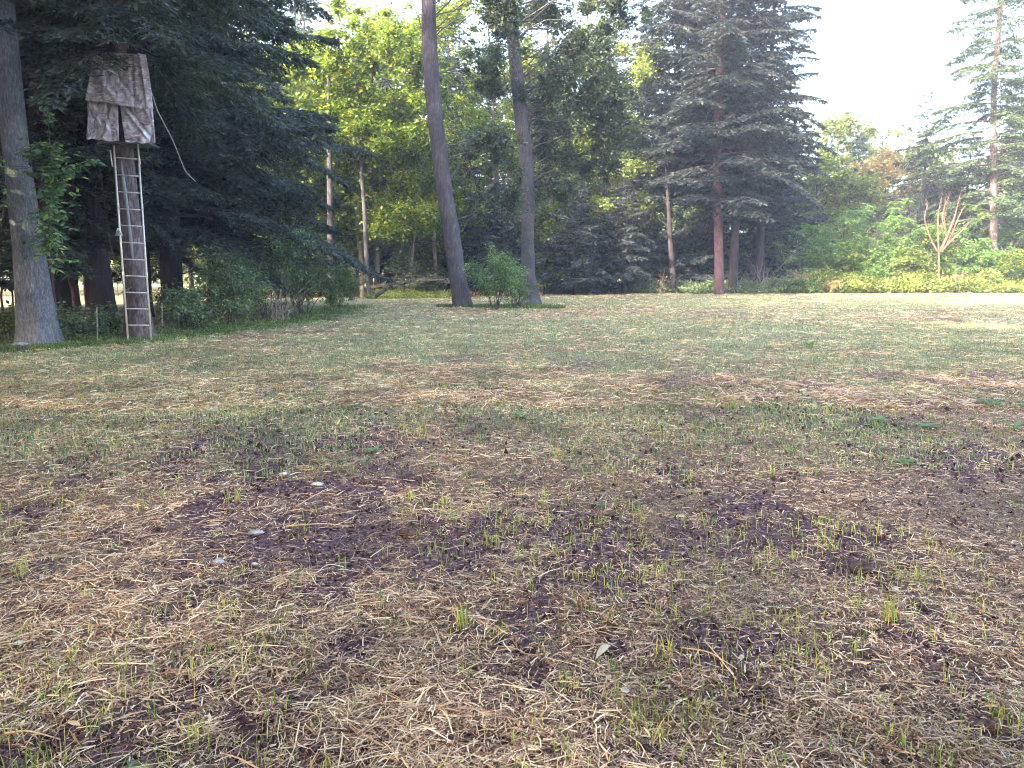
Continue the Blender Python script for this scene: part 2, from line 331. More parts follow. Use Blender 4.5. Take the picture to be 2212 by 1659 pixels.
def blades(x, y, H, W, mat, name, label, lean=.5, kind='stuff', z=None, cat='grass'):
    n = len(x); az = rng.random(n)*2*math.pi; ln = rng.random(n)**1.3*lean
    C = np.stack([x, y, (ground_h(x, y)+near_h(x, y)-.008) if z is None else z], -1)
    la = rng.random(n)*2*math.pi
    O = np.stack([np.cos(la)*ln, np.sin(la)*ln, np.zeros(n)], -1)*H[:, None]; up = np.stack([np.zeros(n), np.zeros(n), H], -1)
    S = np.stack([np.cos(az), np.sin(az), np.zeros(n)], -1)*(W/2)[:, None]
    mid = C+up*.6+O*.4; tip = C+up*(1-.25*ln)[:, None]+O*1.25
    V = np.stack([C-S*.8, C+S*.8, mid+S, mid-S, tip], 1).reshape(-1, 3); b = np.arange(n)[:, None]*5
    me = raw_mesh(name, V, (b+np.array([[0, 1, 2, 3]])), (b+np.array([[3, 2, 4]])), [mat])
    o = link(name, me); tag(o, label, cat, kind=kind); return o
def clumpy(x, y, s, f, t): return fbm(x*f, y*f, s, 3) > t
# soil crumbs
x, y = scatter(34000, 1.9, 11, 1.0, 1.2); x, y = keep(x, y, 1-.85*straw_mask(x, y)); n = len(x)
oc = np.array([[1, 0, 0], [0, 1, 0], [-1, 0, 0], [0, -1, 0], [0, 0, 1], [0, 0, -1]], float); d = (.004+.011*rng.random(n)**3)*np.clip(y/4, 1, 1.8)
V = (oc[None]*(1+rng.normal(0, .3, (n, 6, 1)))*d[:, None, None]*rng.uniform(.6, 1.3, (n, 1, 3))+rng.normal(0, .15, (n, 6, 3))*d[:, None, None])+np.stack([x, y, ground_h(x, y)+near_h(x, y)-.006+d*.4], -1)[:, None]
tr = np.array([[0, 1, 4], [1, 2, 4], [2, 3, 4], [3, 0, 4], [1, 0, 5], [2, 1, 5], [3, 2, 5], [0, 3, 5]])
o = link('soil_crumbs', raw_mesh('soil_crumbs', V.reshape(-1, 3), None, (np.arange(n)[:, None, None]*6+tr[None]).reshape(-1, 3), [leaf_mat('soil_crumb', [(0, (.035, .016, .018)), (.6, (.09, .045, .04)), (.92, (.17, .10, .08)), (1, (.36, .28, .24))], 0, rough=.95, spec=.1)]))
tag(o, 'loose crumbs and small clods of dark soil in the bare patches', 'soil', kind='stuff')
# seedlings close by, standing singly and in tufts
x, y = scatter(24000, 1.9, 13, 1.0, 1.2); x, y = keep(x, y, np.clip((fbm(x*.8, y*.8, 31, 3)-.40)*3.5, .05, 1))
n = len(x); cx = rng.integers(0, n, n); t = rng.random(n) < .5
x = np.where(t, x[cx % max(1, n//14)]+rng.normal(0, .03, n), x); y = np.where(t, y[cx % max(1, n//14)]+rng.normal(0, .03, n), y)
n = len(x); blades(x, y, .03+.085*rng.random(n)**1.4, (.0024+.0026*rng.random(n))*np.clip(y/4, 1, 2), M['seedling'], 'grass_seedlings', 'thin upright yellow green grass seedlings sprouting through the straw', .6)
# short sward
x, y = scatter(330000, 6, 62, 1.45, 2); x, y = keep(x, y, .06+.94*green_mask(x, y))
n = len(x); blades(x, y, .025+.05*rng.random(n), (.006+.006*rng.random(n))*np.clip(y/12, 1, 4), M['grass'], 'grass', 'short grey green mown grass covering the middle of the clearing', 1.1)

# ------------------------------------------------------------------ trees
def smooth_path(P, m):
    P = np.asarray(P, float); t = np.arange(len(P)); tt = np.linspace(0, len(P)-1, m)
    out = np.stack([np.interp(tt, t, P[:, k]) for k in range(P.shape[1])], -1)
    for _ in range(2): out[1:-1] = (out[:-2]+2*out[1:-1]+out[2:])/4
    return out
def trunk_mesh(mb, P, rad, sides=20, lump=.10, flare=.55, seed=0, rings=44, lobes=5):
    """P from the ground up, rad per point; flare widens the foot into root lobes"""
    PR = smooth_path(np.column_stack([P, rad]), rings)
    h = PR[:, 2]-PR[0, 2]; fl = np.exp(-h/max(.25, PR[0, 3]*1.3))
    ph = seed*1.7
    def ff(th, ix): return 1+flare*fl[ix]*(.55+.45*np.cos(th*lobes+ph+np.sin(th*2+ph)))
    mb.tube(PR[:, :3], PR[:, 3], sides, True, lump, seed, ff)
    return PR
def limb(mb, A, B, r0, r1=.01, sag=.0, sides=5, n=6, wob=.06):
    t = np.linspace(0, 1, n)[:, None]; P = A+(B-A)*t; ln = np.linalg.norm(B-A)
    P[:, 2] += sag*ln*np.sin(t[:, 0]*math.pi)
    P[1:-1] += rng.normal(0, wob*ln/4, (n-2, 3)); mb.tube(P, np.linspace(r0, r1, n), sides, False)
    return P
def hemlock_crown(mb, wood, H, z0, Rr, nb, axis=None, dens=1.0, twig=(.20, .05), sp2=.17, sp3=.075, droop=.35, low=1.0, gap=0, power=.75):
    """drooping flat sprays on tiered boughs"""
    for b in range(nb):
        f = ((b+rng.random())/nb)**.9; z = z0+(H-z0)*f; az = b*2.399+rng.normal(0, .3)
        if rng.random() < gap: continue
        L = Rr*((1-f)**power)*rng.uniform(.5, 1.15)+.35
        if f < .12: L *= low
        ax = axis(z) if axis else np.array([0, 0.])
        up = rng.uniform(-.08, .42)+.30*f; dr = droop*rng.uniform(.5, 1.7)
        if b % 4 == 0: L *= .45
        t = np.linspace(0, 1, 8); zz = z+L*(up*t-dr*t*t); lo = .5*z0; zz = np.where(zz < lo, lo-(lo-zz)*.15, zz)
        P = np.stack([ax[0]+np.cos(az)*L*t, ax[1]+np.sin(az)*L*t, zz], -1)
        if wood is not None: wood.tube(P, np.linspace(.012+.010*L, .004, 8), 4, False)
        m = max(4, int(L/sp2)); ts = (np.arange(m)+rng.random(m)*.6+.5)/(m+.3); ts = ts[ts > .14]; ts = np.repeat(ts, 2); sd_ = np.tile([1, -1], len(ts)//2)
        l2 = (L*.36*(1-ts)**.7+.16)*rng.uniform(.6, 1.15, len(ts))*np.clip(ts*3.5, .35, 1)
        a2 = az+sd_*rng.uniform(.75, 1.2, len(ts))
        C = np.stack([np.interp(ts, t, P[:, k]) for k in range(3)], -1)
        k = max(3, int(np.max(l2)/sp3))
        s = (np.arange(k)+.5)/k
        S_ = s[None, :]*l2[:, None]*(1+rng.normal(0, .03, (len(ts), k)))
        dz = -.12*S_-.30*S_**2/np.maximum(l2[:, None], .1)
        PX = C[:, None, :]+np.stack([np.cos(a2)[:, None]*S_, np.sin(a2)[:, None]*S_, dz], -1)
        n = PX.shape[0]*k
        a3 = a2[:, None]+np.where(np.arange(k) % 2, 1, -1)[None, :]*rng.uniform(.45, 1.1, (len(ts), k))
        D = np.stack([np.cos(a3), np.sin(a3), rng.uniform(-.95, .15, a3.shape)], -1).reshape(-1, 3)
        N = np.stack([rng.normal(0, .6, n), rng.normal(0, .6, n), np.ones(n)], -1)
        kp = (rng.random(n) < np.minimum(1, dens*(k and .25+.75*np.ones(n)))) & (S_.ravel() < l2.repeat(k)*1.02)
        Lt = twig[0]*rng.uniform(.6, 1.3, n)
        mb.leaves(PX.reshape(-1, 3)[kp], D[kp], N[kp], Lt[kp], (twig[1]*rng.uniform(.7, 1.3, n))[kp])
def hemlock_tree(name, label, cat, loc, H, z0, Rr, nb, tr, mat='hemlock', bark='bark_dark', path=None, group=None, tie=None, **kw):
    """root at loc; path = list of offsets from the root (x,y,z) for the trunk"""
    root = empty(name, loc); tag(root, label, cat, group)
    wood = MB(); lv = MB()
    if path is None: path = [(0, 0, -.2), (.05, 0, H*.25), (rng.normal(0, .15), rng.normal(0, .15), H*.55), (rng.normal(0, .25), rng.normal(0, .2), H)]
    path = np.array(path, float)
    rad = tr*np.array([1]+[1-.55*(p[2]/H)**1.1 if p[2] < H*.95 else .08 for p in path[1:]])
    trunk_mesh(wood, path, rad, 16, .12, .45, int(rng.integers(50)))
    axis = lambda z: np.array([np.interp(z, path[:, 2], path[:, 0]), np.interp(z, path[:, 2], path[:, 1])])
    hemlock_crown(lv, wood, H, z0, Rr, nb, axis, **kw)
    # bare dead snags under the crown
    for k in range(tie if tie is not None else 5):
        z = rng.uniform(z0*.5, z0+1.5); a = rng.uniform(0, 6.28); ax = axis(z); ln = rng.uniform(.5, 1.0+Rr*.28)
        A = np.array([ax[0], ax[1], z]); limb(wood, A, A+np.array([math.cos(a)*ln, math.sin(a)*ln, rng.uniform(-.2, .3)*ln]), .022, .004)
    wood.build('trunk', M[bark], root, True); lv.build('crown', M[mat], root)
    return root
def clump_leaves(mb, C, rad, n, size, flat=.55, aspect=.75):
    C = np.asarray(C, float)
    d = rng.normal(0, 1, (n, 3)); d /= np.linalg.norm(d, axis=1)[:, None]; r = np.abs(rng.normal(0, .62, n))
    P = C+d*r[:, None]*np.array([rad, rad, rad*flat])
    D = np.stack([rng.normal(0, 1, n), rng.normal(0, 1, n), rng.normal(-.35, .45, n)], -1)+d*.6
    N = np.stack([rng.normal(0, .5, n), rng.normal(0, .5, n), np.ones(n)], -1)
    L = size*rng.uniform(.6, 1.35, n)
    mb.leaves(P, D, N, L, L*aspect*rng.uniform(.7, 1.1, n), .5, .06)
def broad_tree(name, label, cat, loc, H, z0, Rr, tr, mat='maple', bark='bark_dark', nc=70, nl=260, size=.16, path=None, group=None, flat=.5, clumps=None, crad=(.7, 1.5), trunk_kw={}, stems=1, rad=None):
    root = empty(name, loc); tag(root, label, cat, group)
    wood = MB(); lv = MB(); br = MB()
    if path is None: path = [(0, 0, -.2), (.05, 0, H*.3), (rng.normal(0, .3), rng.normal(0, .2), H*.6), (rng.normal(0, .5), rng.normal(0, .3), H*.93)]
    path = np.array(path, float)
    if rad is None: rad = tr*np.array([1]+[max(.12, 1-.8*(p[2]/H)) for p in path[1:]])
    trunk_mesh(wood, path, rad, **{**dict(sides=14, lump=.08, flare=.4, seed=int(rng.integers(50))), **trunk_kw})
    if clumps is None:
        clumps = []
        for k in range(nc):
            f = rng.random(); z = z0+(H-z0)*f
            rr = Rr*math.sqrt(max(.05, 1-((f-.42)/.62)**2))*math.sqrt(rng.random())*1.0
            a = rng.uniform(0, 6.28)
            clumps.append((rr*math.cos(a), rr*math.sin(a), z, rng.uniform(*crad)))
    for (cx, cy, cz, cr) in clumps:
        zb = max(min(z0*.55, 2.2), cz-rng.uniform(.6, 2.4)); zb = min(zb, path[-1][2])
        A = np.array([np.interp(zb, path[:, 2], path[:, 0]), np.interp(zb, path[:, 2], path[:, 1]), zb]); B = np.array([cx, cy, cz])
        limb(br, A, B, .010+.007*np.linalg.norm(B-A), .006, .10, 4, 7, .12)
        for q in range(3):
            e = B+rng.normal(0, 1, 3)*cr*.55*np.array([1, 1, .5]); limb(br, B, e, .010, .004, 0, 3, 3)
        clump_leaves(lv, (cx, cy, cz), cr, int(nl*cr*cr), size, flat)
        # ragged satellites, so that a clump is not a ball
        for q in range(3):
            e = np.array([cx, cy, cz])+rng.normal(0, 1, 3)*cr*np.array([.9, .9, .45]); clump_leaves(lv, e, cr*.38, int(nl*cr*cr*.16), size, .7)
    wood.build('trunk', M[bark], root, True); br.build('branches', M['twig'], root); lv.build('crown', M[mat], root)
    return root
def shrub(name, label, loc, H, Rr, mat, nl=3500, size=.09, stems=9, cat='shrub', group=None, wood='twig', flat=.8, bare=.12, aspect=.6):
    root = empty(name, loc); tag(root, label, cat, group); wd = MB(); lv = MB()
    for k in range(stems):
        a = rng.uniform(0, 6.28); r = Rr*rng.uniform(.25, .95); h = H*rng.uniform(.55, 1)
        A = np.array([math.cos(a)*.12, math.sin(a)*.12, -.05]); B = np.array([math.cos(a)*r, math.sin(a)*r, h*(1-.35*(r/Rr)**2)])
        P = limb(wd, A, B, .018, .005, .12, 5, 7, .1)
        for q in range(6):
            s = P[rng.integers(2, 7)]; e = s+rng.normal(0, 1, 3)*np.array([.3, .3, .25])*Rr*.5; e[2] = max(e[2], .1); limb(wd, s, e, .008, .003, .05, 3, 4)
            clump_leaves(lv, e, Rr*rng.uniform(.18, .32), int(nl/stems/6), size, flat, aspect)
    wd.build('stem', M[wood], root, True); lv.build('foliage', M[mat], root)
    return root
def rel(pts, base): return [tuple(np.asarray(p)-np.asarray(base)) for p in pts]

# --- big grey tree at the left edge, its vine, and the hemlock wood behind the ladder stand
b0 = on(88, 748); YA = b0[1]
pp = [at(88, 752, YA), at(76, 660, YA), at(60, 520, YA), at(38, 360, YA), at(22, 200, YA), at(6, 0, YA)]
pp[0][2] -= .05; pp.append(pp[-1]+(pp[-1]-pp[-2])*1.6); pp.append(pp[-1]+(pp[-1]-pp[-2])*1.2)
k_ = YA/F/2
rad = [k_*74, k_*70, k_*56, k_*50, k_*46, k_*40, k_*30, k_*12]
root = empty('broadleaf_tree', b0); tag(root, 'thick pale grey trunk with flared foot at the left edge, draped in vine leaves', 'tree')
wd = MB(); lv = MB(); P = np.array(rel(pp, b0)); trunk_mesh(wd, P, rad, 40, .07, .5, 4, 70, 6)
cl = [(rng.uniform(-4, 1), rng.uniform(-3, 4), rng.uniform(8.5, 16), rng.uniform(.9, 1.6)) for _ in range(26)]
for c in cl:
    zb = max(7.5, c[2]-2); A = np.array([np.interp(zb, P[:, 2], P[:, 0]), 0, zb]); limb(wd, A, np.array(c[:3]), .045, .01, .08)
    clump_leaves(lv, c[:3], c[3], int(240*c[3]**2), .13, .6)
wd.build('trunk', M['bark_grey'], root, True); lv.build('crown', M['shade_leaf'], root)

def vine(name, label, pts, spread, n, size=.12, mat='vine', pend=.4):
    root = empty(name, pts[0]); tag(root, label, 'vine'); P = np.array(rel(pts, pts[0])); wd = MB(); lv = MB()
    PP = smooth_path(P, 40); wd.tube(PP, np.linspace(.012, .004, 40), 4, False)
    for q in range(n//9):
        s = PP[rng.integers(0, 40)]; e = s+rng.normal(0, 1, 3)*spread*np.array([1, .6, .5]); e[2] -= spread*.3
        limb(wd, s, e, .006, .002, .1, 3, 4)
        kk = 9; t = rng.random(kk)[:, None]; C = s+(e-s)*t
        D = rng.normal(0, 1, (kk, 3)); D[:, 2] = -rng.random(kk)*.8; N = np.stack([rng.normal(0, .5, kk), -np.ones(kk)*.6, np.ones(kk)*.7], -1)
        lv.leaves(C, D, N, size*rng.uniform(.6, 1.3, kk), size*.55*rng.uniform(.7, 1.2, kk), .45, .05)
    wd.build('stem', M['twig'], root); lv.build('foliage', M[mat], root); return root
vine('vine', 'leafy vine climbing the right side of the grey trunk at the left edge', [at(112, 560, YA-.5), at(100, 480, YA-.5), at(112, 410, YA-.5), at(98, 330, YA-.6), at(90, 310, YA-.6)], .34, 1300, .14)
vine('vine', 'sprig of compound leaves reaching right from the grey trunk towards the ladder', [at(112, 420, YA-.5), at(140, 380, YA-.6), at(172, 352, YA-.6), at(208, 345, YA-.6)], .14, 260, .12)
vine('vine', 'thin hanging shoot with yellow green leaves beside the grey trunk, high up', [at(108, 320, YA-.4), at(104, 260, YA-.4), at(96, 215, YA-.3), at(78, 200, YA-.3)], .14, 240, .11)
vine('vine', 'small leaf spray on the outer left side of the grey trunk', [at(6, 470, YA-.5), at(12, 400, YA-.5), at(4, 330, YA-.5)], .16, 130, .1)

HP = {}
def wood_hemlock(key, u, v, Y, top, label, H=19, z0=3.0, Rr=5.2, nb=95, tr=.30, **kw):
    b = at(u, v, Y); b[2] = gz(b[0], b[1]); t = at(*top, Y)
    e = (t-b)/max(.1, t[2]-b[2]); path = [(0, 0, -.2), tuple(e*3), tuple(e*6), tuple(e*H*.6), tuple(e*H*.7+np.array([0, 0, H*.3]))]
    HP[key] = hemlock_tree('hemlock_tree', label, 'tree', b, H, z0, Rr, nb, tr, path=path, **kw); return HP[key]
fine = dict(twig=(.21, .062), sp2=.13, sp3=.068)
wood_hemlock('a', 228, 690, 24.5, (150, 130), 'dark leaning hemlock trunk between the grey tree and the ladder stand', z0=3.2, tr=.36, nb=120, power=.55, **fine)
wood_hemlock('b', 372, 665, 27, (352, 100), 'dark hemlock just right of the ladder stand, its boughs arching over the field', z0=2.8, Rr=6.6, tr=.36, nb=120, power=.5, gap=.08, tie=16, **fine)
wood_hemlock('c', 110, 690, 22.5, (70, 200), 'slim reddish brown hemlock close behind the grey tree', H=17, z0=3.4, Rr=4.2, nb=70, tr=.17, bark='bark_red', **fine)
def hcopy(key, x, y, rz, s, label, group=None):
    c = copy_tree(HP[key], (x, y, gz(x, y)), rz, s, label)
    if group: c['group'] = group
    return c
hcopy('b', -12.2, 32.5, 2.1, 1.0, 'dark hemlock rearmost along the left edge, nearest the pale thin trunks')
hcopy('a', -15.5, 22.5, 1.2, 1.0, 'hemlock at the left picture edge behind the grey tree')
hcopy('b', -17.5, 30.0, 3.6, 1.05, 'hemlock standing deep behind the ladder stand')
G_WOOD = 'hemlocks crowded in the left wood'
L_WOOD = 'hemlock half hidden among the others in the dark left wood'
for (x, y, rz, s, k, lab) in [(-21, 24, .4, 1, 'a', 'hemlock behind the grey trunk at the left picture edge, second row'), (-14.2, 37, 4.4, .95, 'a', 'hemlock behind the rearmost thicket shrubs, its crown near the gap'), (-20.5, 36, 5.2, 1.0, 'b', 'hemlock far back in the left wood beyond the ladder'), (-13.6, 28.5, 5.5, .9, 'b', 'hemlock right of the ladder, behind the highest thicket shrub'), (-24, 30, 1.5, 1, 'b', 'hemlock deep in the left wood beyond the vine covered trunk')]: hcopy(k, x, y, rz, s, lab, G_WOOD)

# the tree that carries the ladder stand, with a peeled streak
yl = 18.7; bl = at(300, 735, yl); bl[2] = gz(bl[0], bl[1])
lt = [bl-np.array([0, 0, .2]), at(294, 640, yl), at(284, 520, yl), at(266, 350, yl), at(256, 200, yl), at(250, 60, yl)]
lt.append(lt[-1]+(lt[-1]-lt[-3])*1.3); lt.append(lt[-1]+(lt[-1]-lt[-3])*.5)
kl = yl/F/2; base = bl.copy()
root = empty('hemlock_tree', base); tag(root, 'reddish trunk with a pale peeled streak directly behind the ladder', 'tree')
wd = MB(); lv = MB(); P = np.array(rel(lt, base)); trunk_mesh(wd, P, [kl*58, kl*50, kl*46, kl*42, kl*38, kl*34, kl*20, kl*8], 32, .07, .4, 9, 70)
axis = lambda z: np.array([np.interp(z, P[:, 2], P[:, 0]), np.interp(z, P[:, 2], P[:, 1])])
hemlock_crown(lv, wd, P[-1][2], 6.3, 4.3, 165, axis, twig=(.20, .055), sp2=.13, sp3=.065, droop=.34, power=.5)
wd.build('trunk', M['bark_ladder'], root, True); lv.build('crown', M['hemlock'], root)
st = MB(); sp_ = smooth_path([at(301, 600, yl), at(296, 555, yl), at(290, 500, yl), at(283, 440, yl), at(276, 390, yl), at(272, 350, yl)], 24)-base
sp_[:, 1] -= .215; st.tube(sp_, np.interp(np.linspace(0, 1, 24), [0, .3, .8, 1], [.012, .055, .05, .02]), 10, True, .35); st.build('peeled_streak', M['peeled'], root, True)

# --- tree stand: ladder, platform, and the camouflage blind strapped round it
def metal(name, c, c2, rough=.45):
    m = plain_mat(name, c, c2, rough, 30, .35, .4); return m
M['steel'] = metal('weathered_ladder_steel', (.66, .62, .55), (.46, .43, .38)); M['dark_steel'] = metal('dark_steel', (.10, .10, .10), (.05, .05, .05))
FL = at(277, 741, 17.4); FR = at(327, 739, 17.55); FL[2] = gz(FL[0], FL[1]); FR[2] = gz(FR[0], FR[1])
TL = at(244.5, 300, 18.15); TR = at(297, 304, 18.2)
o0 = (FL+FR)/2; root = empty('ladder_stand', o0); tag(root, 'tall pale metal ladder of a tree stand leaning against the reddish trunk', 'ladder stand')
for A, B, ex in ((FL, TL, .12), (FR, TR, .03)):
    r_ = MB(); d = (B-A)/np.linalg.norm(B-A); r_.tube(np.array([A-d*ex-o0, A+(B-A)*.34-o0, A+(B-A)*.34-o0, B+d*.3-o0]) if False else np.array([A-d*ex-o0, (A+B)/2-o0, B+d*.25-o0]), .021, 10)
    for f in (.335, .67): c = A+(B-A)*f-o0; r_.tube(np.array([c-d*.07, c+d*.07]), .026, 10)
    r_.build('rail', M['steel'], root, True)
vs = [342, 379, 415.6, 452, 488, 524.6, 560.5, 596.5, 632, 667, 702.5, 737]
lenp = 741-302.
for i_, v in enumerate(vs):
    f = (739.5-v)/(739.5-302); f = f*17.4/(17.4*f+18.15*(1-f)) if False else f
    # solve on the rail so that the rung lands at the photographed height
    best = min(np.linspace(0, 1, 900), key=lambda s: abs((lambda p: 829.5-F*((p[2]-EYE)*math.cos(PITCH)+p[1]*math.sin(PITCH))/(p[1]*math.cos(PITCH)-(p[2]-EYE)*math.sin(PITCH)))((FL+FR)/2+((TL+TR)/2-(FL+FR)/2)*s)-v))
    a = FL+(TL-FL)*best-o0; b = FR+(TR-FR)*best-o0
    r_ = MB(); r_.tube(np.array([a, (a+b)/2, b]), .0135, 8); r_.build('rung', M['steel'], root, True)
# side struts at the top and one low stabiliser bar to the trunk
for (A, B) in ((at(238, 325, 18.1), at(243, 360, 18.0)), (at(298, 325, 18.1), at(303, 355, 18.0))):
    r_ = MB(); r_.tube(np.array([A-o0, (A+B)/2-o0, B-o0]), .016, 8); r_.build('brace', M['steel'], root, True)
r_ = MB(); A = at(262, 632, 17.5)-o0; B = at(285, 620, 18.5)-o0; r_.tube(np.array([A, (A+B)/2, B]), .014, 8); r_.build('stabiliser_bar', M['dark_steel'], root, True)
pl = MB(); pz = at(260, 306, 18.1)[2]; pc = np.array([(TL[0]+TR[0])/2, 18.35, pz])-o0
pl.box(pc+np.array([0, .05, -.02]), (1.0, .8, .04)); pl.box(pc+np.array([0, -.42, -.05]), (1.05, .03, .05))
pl.build('platform', M['dark_steel'], root)
# small triangular warning tag on the left rail
tg_ = at(258, 501, 17.78)-o0; t_ = MB(); s = .085
tri = np.array([[-s, 0, -s], [s, 0, -s], [.35*s, 0, s*1.0], [-.35*s, 0, s*1.0]])
V = np.concatenate([tri+tg_+[0, -.035, 0], tri+tg_+[0, -.028, 0]]); t_.add(V, [[0, 1, 2, 3], [7, 6, 5, 4], [0, 4, 5, 1], [1, 5, 6, 2], [2, 6, 7, 3], [3, 7, 4, 0]])
tg = t_.build('warning_tag', plain_mat('white_plastic', (.75, .74, .68), (.55, .55, .5)), root)
t_ = MB(); s2 = .05; mk = lambda x0, z0, x1, z1, w_: t_.tube(np.array([tg_+[x0, -.037, z0], tg_+[x1, -.037, z1]]), w_, 5)
mk(-s2, -s2, 0, s2*.9, .005); mk(s2, -s2, 0, s2*.9, .005); mk(-s2, -s2, s2, -s2, .005); mk(0, -s2*.6, 0, s2*.3, .006)
t_.build('warning_symbol', plain_mat('black_print', (.03, .03, .03), (.02, .02, .02)), tg)

def camo_mat():
    m, n, b = mat_base('camouflage_cloth')
    tc = n.nodes.new('ShaderNodeTexCoord')
    def noise(sc, sx=1, sz=1, det=5, rot=0):
        mp = n.nodes.new('ShaderNodeMapping'); mp.inputs['Scale'].default_value = (sx, 1, sz); mp.inputs['Rotation'].default_value = (0, rot, 0)
        x = n.nodes.new('ShaderNodeTexNoise'); x.inputs['Scale'].default_value = sc; x.inputs['Detail'].default_value = det; x.inputs['Distortion'].default_value = 1.2
        n.links.new(tc.outputs['Object'], mp.inputs[0]); n.links.new(mp.outputs[0], x.inputs['Vector']); return x
    a = noise(7, 1, .5, 6, .5); c = noise(16, .35, 1.5, 5, -.6); d = noise(2.0, 1, 1, 3)
    r1 = ramp(n, [(.30, (.10, .075, .095)), (.42, (.33, .29, .34)), (.54, (.60, .56, .62)), (.66, (.86, .88, .92))]); n.links.new(a.outputs[0], r1.inputs[0])
    r2 = ramp(n, [(.35, (.10, .075, .09)), (.47, (.42, .36, .40)), (.56, (.42, .27, .28)), (.64, (.82, .84, .88))]); n.links.new(c.outputs[0], r2.inputs[0])
    x = n.nodes.new('ShaderNodeMix'); x.data_type = 'RGBA'; mr = n.nodes.new('ShaderNodeMapRange'); mr.inputs[1].default_value = .4; mr.inputs[2].default_value = .6
    n.links.new(d.outputs[0], mr.inputs[0]); n.links.new(mr.outputs[0], x.inputs[0]); n.links.new(r1.outputs[0], x.inputs[6]); n.links.new(r2.outputs[0], x.inputs[7])
    n.links.new(x.outputs[2], b.inputs['Base Color']); b.inputs['Roughness'].default_value = .85
    return m
M['camo'] = camo_mat()
def cloth(name, corners, nu, nv, folds, parent, o0, amp=.03, seed=0, hem=0):
    """corners: TL, TR, BR, BL world points; a grid sheet with folds and 4 mm of thickness"""
    TL_, TR_, BR_, BL_ = [np.asarray(c, float) for c in corners]
    u = np.linspace(0, 1, nu); v = np.linspace(0, 1, nv); U, Vv = np.meshgrid(u, v)
    P = (TL_*(1-U)[..., None]+TR_*U[..., None])*(1-Vv)[..., None]+(BL_*(1-U)[..., None]+BR_*U[..., None])*Vv[..., None]
    nrm = np.cross(TR_-TL_, BL_-TL_); nrm /= np.linalg.norm(nrm)
    if nrm[1] > 0 or (abs(nrm[1]) < .3 and False): nrm = -nrm
    off = (fbm(U*3, Vv*2.2, seed, 3)-.5)*amp*1.6
    for (u0, v0, u1, v1, a, w_) in folds:      # ridge from (u0,v0) to (u1,v1)
        t = np.clip(((U-u0)*(u1-u0)+(Vv-v0)*(v1-v0))/((u1-u0)**2+(v1-v0)**2), 0, 1)
        d = np.hypot(U-(u0+t*(u1-u0)), Vv-(v0+t*(v1-v0))); off += a*np.exp(-(d/w_)**2)
    P = P+nrm*off[..., None]
    P[..., 2] += (np.sin(U*17+seed)*.012+np.sin(U*7)*.012)*(Vv > .97)
    mb = MB(); n0 = P.reshape(-1, 3)-o0; i = np.arange(nv-1)[:, None]*nu; j = np.arange(nu-1)[None, :]
    Qf = np.stack([i+j, i+nu+j, i+nu+j+1, i+j+1], -1).reshape(-1, 4); N = nu*nv
    edge = list(range(nu))+[r*nu+nu-1 for r in range(1, nv)]+[(nv-1)*nu+c for c in range(nu-2, -1, -1)]+[r*nu for r in range(nv-2, 0, -1)]
    e2 = edge[1:]+edge[:1]; Qs = [[a, b_, b_+N, a+N] for a, b_ in zip(edge, e2)]
    mb.add(np.concatenate([n0, n0-nrm*.004]), np.concatenate([Qf, Qf[:, ::-1]+N, np.array(Qs)]))
    return mb.build(name, M['camo'], parent, True)
bo = np.array([TL[0]+.3, 18.3, TL[2]]); root = empty('hunting_blind', bo); tag(root, 'camouflage cloth blind hanging round the top of the ladder stand', 'hunting blind')
yf, yb = 17.95, 18.95
c = lambda u, v, y=yf: at(u, v, y)
cloth('front_skirt', [c(201, 112), c(316, 118), c(333, 237, yf-.13), c(184, 217, yf-.13)], 60, 50, [(.2, .1, .75, .9, -.04, .04), (.1, .4, .5, 1, .035, .05), (.72, .1, .70, .95, -.05, .025), (.88, 0, .93, 1, .04, .03), (.45, .5, .78, .98, .03, .04), (.15, .05, .28, .9, .03, .03)], root, bo, .05, 3)
cloth('front_flap', [c(188, 210, yf+.04), c(255, 222, yf+.04), c(257, 306, yf-.02), c(189, 301, yf-.02)], 36, 34, [(.9, 0, .55, .9, .045, .07), (.3, .1, .1, .9, -.035, .09), (.6, 0, .8, 1, -.03, .05)], root, bo, .06, 5)
cloth('front_flap', [c(257, 222, yf+.02), c(329, 230, yf+.04), c(336, 309, yf-.04), c(271, 308, yf-.05)], 36, 34, [(.05, .02, .75, .85, .05, .045), (.15, .02, .82, .80, -.045, .05), (.75, 0, .95, .5, .03, .06)], root, bo, .05, 8)
cloth('side_panel', [c(201, 112, yf), c(203, 118, yb), c(192, 299, yb), c(187, 300, yf)], 16, 30, [], root, bo, .04, 11)
cloth('side_panel', [c(316, 118, yf), c(309, 122, yb), c(328, 305, yb), c(335, 308, yf)], 16, 30, [], root, bo, .04, 13)
cloth('back_panel', [c(203, 118, yb), c(309, 122, yb), c(328, 305, yb), c(192, 299, yb)], 24, 30, [], root, bo, .04, 15)
cloth('roof_panel', [c(201, 111, yf+.01), c(316, 117, yf+.01), c(309, 121, yb-.01), c(203, 117, yb-.01)], 24, 14, [], root, bo, .03, 17)

